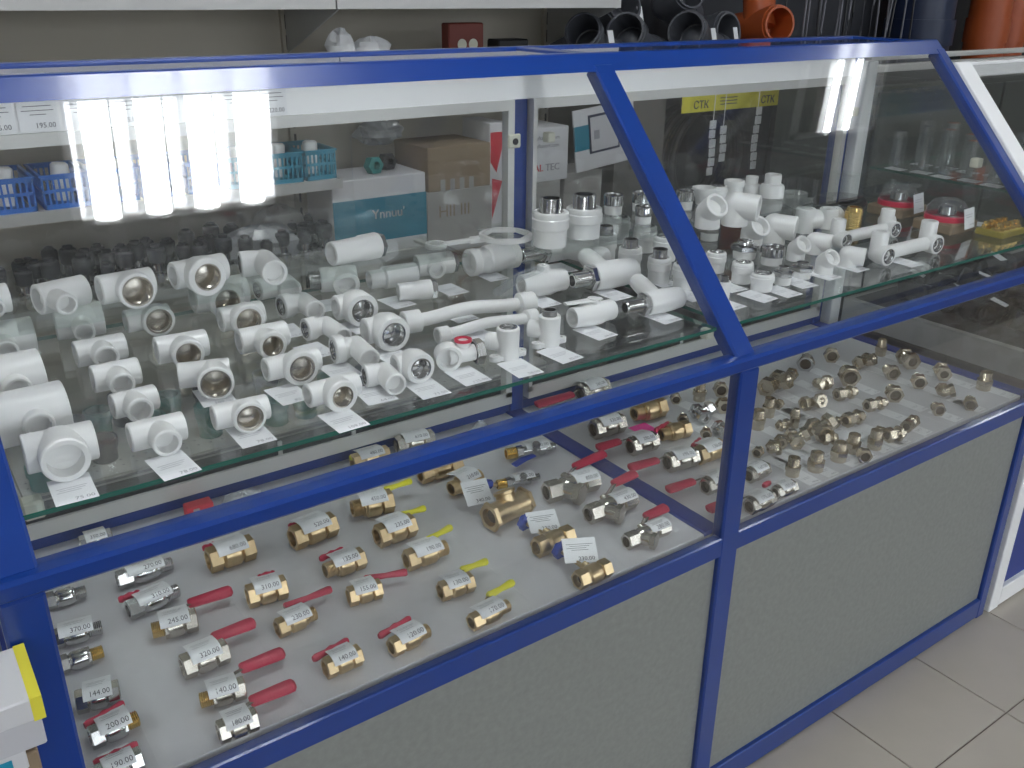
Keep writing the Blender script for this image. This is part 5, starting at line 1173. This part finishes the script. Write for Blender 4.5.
for nm, (a0, a1, z0, z1, dy), m in (('cover', (-.105, .125, 0, .175, 0), 'box_white'), ('teal_band', (-.105, -.05, .06, .13, .0012), 'box_teal'), ('picture', (-.052, .062, .045, .155, .002), 'navy'), ('picture_sheet', (-.046, .056, .052, .148, .003), 'page'), ('diagram', (-.035, -.015, .085, .11, .004), 'ink')):
    mb = MB(loc); ca, sa = math.cos(.10), math.sin(.10); vs = []
    for yy in (-dy - (.004 if nm != 'cover' else .004), .002):
        for p, q in ((a0, z0), (a1, z0), (a1, z1), (a0, z1)): vs.append((loc[0] + p * ca - q * sa, loc[1] + yy + q * .04 - dy * .2, loc[2] + .012 + p * sa + q * ca))
    mb.add(vs, [(0, 1, 2, 3), (7, 6, 5, 4), (0, 4, 5, 1), (1, 5, 6, 2), (2, 6, 7, 3), (3, 7, 4, 0)]); mb.build(nm, m, e, smooth=False)
def crumple(name, c, r, m, s, cat, seed, n=22, k=12):
    random.seed(seed); mb = MB(c); vs = []; ph = [random.uniform(0, 6.28) for _ in range(9)]
    prof = []
    for j in range(k + 1):
        th = PI * j / k
        for i in range(n):
            a = 2 * PI * i / n
            q = 1 + .13 * math.sin(3 * a + ph[0] + 2 * th) + .1 * math.sin(5 * a + ph[1] - 3 * th) + .08 * math.sin(9 * th + ph[2] + a) + random.uniform(-.05, .05)
            vs.append((c[0] + r[0] * q * math.sin(th) * math.cos(a), c[1] + r[1] * q * math.sin(th) * math.sin(a), c[2] + max(0, r[2] * (1 - math.cos(th) * min(q, 1.05)))))
    fs = [(j * n + i, j * n + (i + 1) % n, (j + 1) * n + (i + 1) % n, (j + 1) * n + i) for j in range(k) for i in range(n)]
    mb.add(vs, [tuple(reversed(f)) for f in fs]); o = mb.build(name, m, angle=25); tag(o, s, cat); return o
crumple('plastic_bag', (.78, 1.32, .768), (.10, .05, .050), 'bag', 'crumpled clear bag of fittings left of the teal printed box', 'bag', 1)
crumple('plastic_bag', (.86, 1.40, .768), (.07, .05, .062), 'grey_carton', 'greyish sack behind the crumpled clear bag', 'bag', 2)
crumple('plastic_bag', (1.21, 1.50, 1.0), (.07, .04, .035), 'bag', 'clear film bag lying behind the brown cardboard box', 'bag', 5)
z = .962
for x, y, m, s in ((1.09, 1.31, 'teal', 'teal ring nut lying on the white and teal printed box'), (1.145, 1.34, 'black', 'black fitting on the printed box beside the teal ring nut')):
    mb = MB((x, y, z)); mb.lathe((x, y + .015, z + .02), (.15, -1, .1), [(0, 0), (0, .017), (.002, .02, 'h'), (.026, .02, 'h'), (.028, .016), (.028, .010), (.01, .009), (.01, 0)], 24); tag(mb.build('ring_nut', m), s, 'pipe fitting')
# on the upper shelf
crumple('paper_bag', (1.045, 1.36, 1.205), (.035, .03, .052), 'paper', 'white paper bag on the top shelf, left of the pair', 'bag', 8)
crumple('paper_bag', (1.125, 1.36, 1.205), (.055, .03, .042), 'paper', 'white crumpled bag with reddish print on the top shelf', 'bag', 9)
loc = (1.40, 1.36, 1.205); e = empty('tea_packet', loc); tag(e, 'dark red packet with two round pictures on the top shelf', 'packet')
mb = MB(loc); mb.bbox((1.345, 1.345, 1.205), (1.455, 1.385, 1.318), .004); mb.build('packet', mat('dark_red_print', (.16, .03, .02), .5), e, smooth=False)
for x in (1.385, 1.420):
    mb = MB(loc); mb.lathe((x, 1.3445, 1.265), (0, -1, 0), [(0, .014), (.001, .014), (.001, 0)], 18); mb.build('round_print', 'cream', e)
loc = (1.545, 1.36, 1.205); mb = MB(loc); mb.bbox((1.50, 1.34, 1.205), (1.60, 1.40, 1.275), .004); tag(mb.build('dark_box', 'black', smooth=False), 'small black box on the top shelf beside the upright', 'box')

# ------------------------------------------------------------------ right-hand rack: sewer fittings, coils, hoses
r2 = empty('side_rack', (2.6, 1.5, 0)); tag(r2, 'dark rack holding grey sewer elbows and a yellow shelf strip', 'rack'); R2 = (2.6, 1.5, 0)
def r2p(name, a, b, m): mb = MB(R2); mb.box(a, b); return mb.build(name, m, r2, smooth=False)
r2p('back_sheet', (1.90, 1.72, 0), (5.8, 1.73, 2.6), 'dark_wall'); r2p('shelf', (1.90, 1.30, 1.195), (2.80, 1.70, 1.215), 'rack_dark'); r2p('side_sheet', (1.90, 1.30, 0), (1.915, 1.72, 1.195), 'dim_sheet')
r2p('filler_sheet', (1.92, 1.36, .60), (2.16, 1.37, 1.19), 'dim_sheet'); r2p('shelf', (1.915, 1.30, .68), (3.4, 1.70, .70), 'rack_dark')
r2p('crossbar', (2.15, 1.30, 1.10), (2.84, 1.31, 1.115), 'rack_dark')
for k, x in enumerate((2.168, 2.485)):
    c = (x + .14, 1.298, 1.07); mb = MB(c); mb.box((x, 1.296, 1.045), (x + .315, 1.299, 1.102)); o = mb.build('shelf_strip', 'yellow_print', smooth=False)
    tag(o, 'yellow shelf strip lettered CTK, ' + ('nearer' if k == 0 else 'farther') + ' one', 'sign', 'yellow shelf strips')
    vs, fs, wd = text_geo('СТК'); mb = MB(c); h = .034
    mb.add([(x + .05 + p * h, 1.2955, 1.055 + q * h) for p, q in vs], fs); mb.add([(x + .052 + p * h, 1.2955, 1.056 + q * h) for p, q in vs], fs)
    for q in range(3): mb.box((x + .17, 1.2953, 1.062 + q * .010), (x + .25, 1.2956, 1.065 + q * .010))
    mb.build('lettering', 'ink_dark', o, smooth=False)
# coil of black pipe
c = V3(2.36, 1.40, .70); e = empty('pipe_coil', c); tag(e, 'coil of black pipe standing under the yellow shelf strips', 'coil')
for k in range(5):
    mb = MB(c); R = .165 - .014 * (k % 2); mb.sweep([c + V3(R * math.cos(a * PI / 16), .03 * k - .05, .18 + R * math.sin(a * PI / 16)) for a in range(33)], .013, n=10, up=(0, 1, 0)); mb.build('coil_turn', 'black', e)
for k, (x, z1, z0, lb) in enumerate(((2.31, 1.03, .84, 'nearest'), (2.36, 1.02, .88, 'second'), (2.52, 1.05, .84, 'third'), (2.68, 1.0, .93, 'fourth'))):
    c = (x, 1.29, z0); mb = MB(c)
    n = int((z1 - z0) / .03)
    for q in range(n): mb.bbox((x - .014 + .004 * math.sin(q + k), 1.288 - .002 * (q % 2), z0 + q * .03), (x + .014 + .004 * math.sin(q + k), 1.291, z0 + q * .03 + .026), .001)
    mb.box((x - .001, 1.291, z0), (x + .001, 1.293, 1.10)); tag(mb.build('tag_string', 'paper', smooth=False), 'hanging string of white labels, ' + lb + ' along the rack', 'label', 'strings of labels on the rack')
# grey sewer fittings
for k, (x, y, z, r, yaw, el) in enumerate(((1.78, 1.33, 1.295, .052, 215, 25), (1.95, 1.34, 1.29, .056, 215, 22), (2.20, 1.34, 1.29, .058, 205, 20), (2.44, 1.38, 1.275, .064, 275, 8), (2.05, 1.46, 1.36, .055, 250, 30), (2.33, 1.46, 1.40, .055, 260, 20))):
    a = math.radians(yaw); b = math.radians(el); d = V3(math.cos(a) * math.cos(b), math.sin(a) * math.cos(b), math.sin(b)); P = V3(x, y, z)
    loc = (x + .03, y + .03, 1.215); e = empty('sewer_elbow', loc)
    tag(e, 'dark grey sewer elbow on the rack top, ' + ['leftmost', 'second from the left', 'third from the left', 'wide collar facing front', 'upper one behind the second', 'upper one behind the wide collar'][k], 'pipe fitting', 'grey sewer fittings')
    mb = MB(loc); mb.lathe(P, -d, [(.12, 0), (.10, r * .86), (0, r * .90), (0, r), (.012, r * 1.0), (.012, r * 1.07), (.04, r * 1.07), (.045, r), (.13, r * .96)], 32)
    q = P - d * .13; mb.sphere(q, r * .96, 24, 12); dd = V3(.9, .25, -.25).normalized(); mb.lathe(q, dd, [(0, r * .96), (.10, r * .96), (.10, r * 1.05), (.15, r * 1.05), (.15, 0)], 28); mb.build('body', 'grey_pvc', e)
    if k in (0, 2, 3, 4):
        F = flat_F(P - d * .06 + V3(.045, -.055, .0), .026, .05, .2, math.radians(75)); m2 = MB(loc); sheet(m2, F); m2.build('price_tag', 'paper', e, smooth=False)
loc = (2.66, 1.40, 1.215); e = empty('sewer_pipe', loc); tag(e, 'orange sewer pipe end with thick collar facing the shop', 'pipe fitting'); P = V3(2.64, 1.34, 1.30); d = V3(-.25, -.95, .12).normalized(); r = .058
mb = MB(loc); mb.lathe(P, -d, [(.14, 0), (.12, r * .84), (0, r * .88), (0, r), (.014, r), (.014, r * 1.08), (.05, r * 1.08), (.055, r), (.25, r)], 32); mb.sweep([P - d * .12, P - d * .12 + V3(.02, .03, .10), P - d * .12 + V3(.03, .03, .2)], r * .95, n=20); mb.build('body', 'orange', e)
# hanging hoses
random.seed(5)
for k in range(22):
    x = 2.74 + k * .034 + random.uniform(-.01, .01); y = 1.36 + random.uniform(0, .08); z0 = random.uniform(.72, .80); z1 = random.uniform(1.5, 1.75)
    mb = MB((x, y, z0)); sw = random.uniform(-.03, .03)
    mb.sweep([V3(x + sw * math.sin(PI * t / 8), y, z0 + (z1 - z0) * t / 8) for t in range(9)], .0038, n=8)
    tag(mb.build('flexible_hose', 'hose_steel' if k % 3 else 'black'), ('braided metal' if k % 3 else 'black rubber') + ' hose, ' + ORD[k] + ' along the bundle right of the orange pipe end', 'hose', 'braided hoses' if k % 3 else 'black hoses')
mb = MB((3.1, 1.42, 1.7)); mb.box((2.65, 1.415, 1.70), (3.6, 1.425, 1.715)); tag(mb.build('hanging_rod', 'chrome', smooth=False), 'thin rod above the hanging hoses', 'rod')
# tall pipes standing at the right
for k, (x, y, r, m, s) in enumerate(((3.78, 1.55, .13, 'navy', 'thick navy roll standing between hoses and orange pipes'), (4.22, 1.50, .085, 'orange', 'tall orange sewer pipe, left one of the pair'), (4.42, 1.52, .085, 'orange', 'tall orange sewer pipe, right one of the pair'))):
    mb = MB((x, y, 0)); mb.lathe((x, y, 0), (0, 0, 1), [(0, 0), (0, r), (1.2, r), (1.2, r * 1.08), (1.3, r * 1.08), (1.3, r), (2.2, r), (2.2, 0)], 30); tag(mb.build('standing_pipe', m), s, 'pipe', 'tall pipes' if m == 'orange' else None)

cb = empty('added_dark_cabinet', (3.9, 1.02, 0)); tag(cb, 'dark cabinet shape added for the darkness behind the white counter', 'cabinet')
mb = MB((3.9, 1.02, 0)); mb.bbox((2.50, .85, 0), (5.3, 1.2, 1.15), .004); mb.build('carcass', mat('added_cabinet_dark', (.05, .058, .052), .5), cb, smooth=False)  # dark block added to bring darkness behind the white counter's glass
for k in range(4):
    mb = MB((3.9, 1.02, 0)); mb.bbox((2.52 + k * .695, .838, .08), (2.52 + k * .695 + .68, .8495, 1.13), .002); dr = mb.build('added_cabinet_door', mat('dark_door_%d' % k, (.045, .053, .048), .45), cb, smooth=False)
    mb = MB((3.9, 1.02, 0)); mb.bbox((3.15 + k * .695, .824, .85), (3.16 + k * .695, .838, .97), .002); mb.build('handle', 'hose_steel', dr, smooth=False)
# ------------------------------------------------------------------ neighbouring white counter
nb = empty('white_counter', (2.8, .3, 0)); NLc = (2.8, .3, 0); tag(nb, 'white framed display counter with blue lower panel beyond the blue one', 'counter')
def npt(name, m, fn): mb = MB(NLc); fn(mb); return mb.build(name, m, nb, smooth=False)
for x in (2.046, 3.70):
    npt('front_post', 'white', lambda b: b.bbox((x, -.004, 0), (x + .042, .03, .86), .002)); npt('back_post', 'white', lambda b: b.bbox((x, .57, 0), (x + .04, .6, 1.25), .002))
    c = V3(x + .014, .012, .885) + SL * .252
    npt('slanted_post', 'white', lambda b: b.obox(c, (V3(1, 0, 0), SL, NL), (.028, .252, .014), .002))
npt('base_rail', 'white', lambda b: b.bbox((2.088, -.004, .004), (3.70, .03, .056), .002)); npt('front_rail', 'white', lambda b: b.bbox((2.088, 0, .835), (3.70, .03, .858), .002))
npt('front_rail', 'white', lambda b: b.bbox((2.088, 0, .53), (3.70, .03, .58), .002))
npt('front_panel', 'blue_dark', lambda b: b.box((2.088, .008, .05), (3.70, .018, .54))); npt('top_rail', 'white', lambda b: b.bbox((2.088, .385, 1.222), (3.70, .41, 1.256), .002))
npt('top_rail', 'alu', lambda b: b.bbox((2.06, .575, 1.222), (3.70, .60, 1.240), .002)); npt('top_rail', 'alu', lambda b: b.bbox((2.06, .575, 1.250), (3.70, .60, 1.262), .002))
npt('tray_board', 'rack', lambda b: b.box((2.096, .03, .585), (3.70, .57, .6505)))
npt('tray_mat', 'cap_grey', lambda b: b.box((2.115, .05, .6503), (3.60, .55, .6519)))
npt('slanted_glass', 'glass_plain', lambda b: b.obox(V3(2.89, .016, .86) + SL * .27, (V3(1, 0, 0), SL, NL), (.80, .26, .002)))
def neg(b):
    y = [(.03, .66), (.565, .66), (.565, 1.22), (.39, 1.22), (.03, .86)]; vs = [(2.060, p, q) for p, q in y] + [(2.064, p, q) for p, q in y]
    b.add(vs, [(4, 3, 2, 1, 0), (5, 6, 7, 8, 9)] + [(i, (i + 1) % 5, 5 + (i + 1) % 5, 5 + i) for i in range(5)])
npt('end_glass', 'glass_plain', neg)
mb = MB((2.9, .36, 1.0)); mb.box((2.095, .17, .994), (3.69, .555, 1.0)); mb.mi[:] = [1 if i > 1 else 0 for i in range(6)]
tag(mb.build('glass_shelf', ['shelf_glass', 'glass_edge'], smooth=False), 'glass shelf of the white counter carrying clear tubes', 'shelf', 'glass shelves')
rows = 0; tl = ['first', 'second', 'third', 'fourth', 'fifth', 'sixth', 'seventh', 'eighth', 'ninth', 'tenth', 'eleventh', 'twelfth']
for j in range(2):
    for i in range(6):
        x = 2.15 + .11 * j + .012 * (i % 2); y = .52 - i * .062; P = V3(x + .0, y, 1.0); h = .105 if (i + j) % 3 else .085
        e = empty('packed_tap_part', P); tag(e, 'clear tube with shiny cap on the white counter shelf, ' + tl[i] + (' of the nearer row' if j == 0 else ' of the farther row'), 'package', 'clear tubes on the glass shelf')
        mb = MB(P); mb.lathe(P, (0, 0, 1), [(0, 0), (0, .017), (h, .017), (h, 0)], 18); mb.build('tube', 'clear', e)
        mb = MB(P); mb.lathe(P + V3(0, 0, .004), (0, 0, 1), [(0, 0), (0, .008), (h * .8, .006), (h * .8, .012), (h * .96, .012), (h * .96, 0)], 14); mb.build('part', 'chrome', e)
        shelf_tag((x - .035, y - .045), '', tl[i] + ' clear tube' + (' of the nearer row' if j == 0 else ' of the farther row'), z=1.0, W=.035, H=.045, group='tags before the clear tubes')
for k, (x, y, z, yaw) in enumerate(((2.30, .50, .652, 15), (2.50, .45, .652, 40), (2.28, .36, .652, -20), (2.45, .30, .652, 60), (2.24, .24, .652, 10), (2.34, .16, .652, 70), (2.52, .16, .652, 20), (2.62, .33, .652, -10), (2.68, .50, .652, 25), (2.20, .12, .652, 35), (2.70, .12, .652, 5), (2.36, .42, .70, 80), (2.33, .22, .70, -40), (2.21, .42, .655, 100), (2.19, .30, .655, 80), (2.40, .22, .655, -60), (2.56, .34, .655, 120), (2.38, .53, .655, 5), (2.60, .24, .655, 60), (2.27, .30, .70, 30), (2.47, .38, .70, -10), (2.43, .14, .70, 20))):
    a = math.radians(yaw); d = V3(math.cos(a), math.sin(a), 0); P = V3(x, y, z + .027); loc = (x, y, z); e = empty('black_pipe_fitting', loc)
    tag(e, 'black plastic fitting on the white counter tray, ' + ['at the back corner', 'behind the heap middle', 'left of the heap middle', 'in the heap middle', 'near its left edge', 'near the front', 'front, farther right', 'at the right side', 'back right', 'at the front left corner', 'far right front', 'lying on top at the back', 'lying on top near the front',
        'at the left edge, farther back', 'at the left edge, middle', 'between middle and front', 'right of the middle', 'far back, next to the corner', 'right, towards the front', 'on top, left', 'on top, middle', 'on top, foremost'][k], 'pipe fitting', 'black fittings in a heap')
    mb = MB(loc); mb.lathe(P - d * .055, d, [(.02, 0), (.02, .018), (0, .019), (0, .026), (.03, .0265), (.032, .02), (.075, .02), (.078, .0265), (.11, .026), (.11, .018), (.09, .018), (.09, 0)], 22)
    mb.lathe(P, V3(-d.y, d.x, .3), [(0, .019), (.035, .019), (.036, .024), (.055, .024), (.055, 0)], 20); mb.build('body', 'black', e)
    F = flat_F(P + V3(-.01, -.012, .0275), .026, .04, a, .3); m2 = MB(loc); sheet(m2, F); m2.build('price_label', 'paper', e, smooth=False)

# ------------------------------------------------------------------ left: stack of booklets on a stand
st = empty('side_stand', (-.13, .05, 0)); tag(st, 'white and brown stand beside the left end of the blue counter', 'stand'); SLc = (-.13, .05, 0)
def sp(name, m, a, b): mb = MB(SLc); mb.bbox(a, b, .002); return mb.build(name, m, st, smooth=False)
sp('board', 'white', (-.26, -.10, .694), (.016, .26, .710)); sp('end_panel', 'white', (-.26, -.10, 0), (-.245, .26, .694)); sp('end_panel', 'white', (.001, -.10, 0), (.016, .26, .694)); sp('edge_strip', 'alu', (.002, .02, .710), (.016, .032, 1.10))
def stack(name, a, b, m, s, cat='box'):
    c = ((a[0] + b[0]) / 2, (a[1] + b[1]) / 2, a[2]); e = empty(name, c); mb = MB(c); mb.bbox(a, b, .0015); mb.build('block', m, e, smooth=False); tag(e, s, cat); return e, c
stack('carton', (-.22, -.060, .710), (.022, .012 - .02, .757), 'carton', 'brown carton at the bottom of the stack by the left post')
e, c = stack('printed_box', (-.22, -.080, .757), (.012, -.010, .781), 'box_white', 'white box with teal print above the brown carton')
mb = MB(c); mb.box((-.22, -.0808, .761), (.0, -.0802, .774)); mb.build('teal_band', 'basket_teal', e, smooth=False)
e, c = stack('book_stack', (-.24, -.085, .781), (.030, -.006, .812), 'page', 'thick pale block of booklets above the teal printed box', 'booklets')
e, c = stack('booklet', (-.24, -.088, .812), (.033, -.004, .836), 'box_white', 'booklet with yellow edge and square code label area on the stack', 'booklet')
mb = MB(c); mb.box((.024, -.0886, .8118), (.0336, -.004, .8364)); mb.build('yellow_edge', 'yellow_print', e, smooth=False)
e, c = stack('leaflet', (-.14, -.030, .8365), (.010, -.022, .905), 'page', 'upright leaflet with dark green picture beside the left post', 'leaflet')
mb = MB(c); mb.box((-.14, -.0312, .842), (.0105, -.0303, .868)); mb.build('green_picture', 'green_print', e, smooth=False)

# ------------------------------------------------------------------ tray oddments
def tp(x, y): return V3(x, y, TRAY_Z)
note((1.19, .355, TRAY_Z + .0004), .045, .075, 0, 'pink', 'bright pink paper note under a brass valve')
P = tp(.8576, .5); mb = MB(P); mb.lathe(P, (.5, -.2, 1), [(0, 0), (0, .022), (.055, .012), (.056, .006), (.05, 0)], 20); tag(mb.build('plastic_cone', 'bag'), 'translucent plastic cone at the tray back behind the middle rail', 'cone')
P = tp(.345, .535); mb = MB(P); mb.bbox((P.x - .022, P.y - .012, P.z), (P.x + .022, P.y + .012, P.z + .032), .002); o = mb.build('red_box', 'box_red', smooth=False); tag(o, 'small red box with grey label at the tray back', 'box')
mb = MB(P); mb.box((P.x - .012, P.y - .0125, P.z + .006), (P.x - .002, P.y - .0121, P.z + .028)); mb.build('grey_label', 'grey_carton', o, smooth=False)
crumple('plastic_bag', (.415, .52, TRAY_Z), (.035, .02, .018), 'bag', 'small crumpled clear bag beside the little red box', 'bag', 11)
mb = MB(tp(.56, .53)); mb.sweep([(.49, .532, .592), (.62, .530, .594)], .0035, n=8); tag(mb.build('pink_rod', 'pink_red'), 'thin pink handle lying at the tray back', 'rod')
'''extra end'''
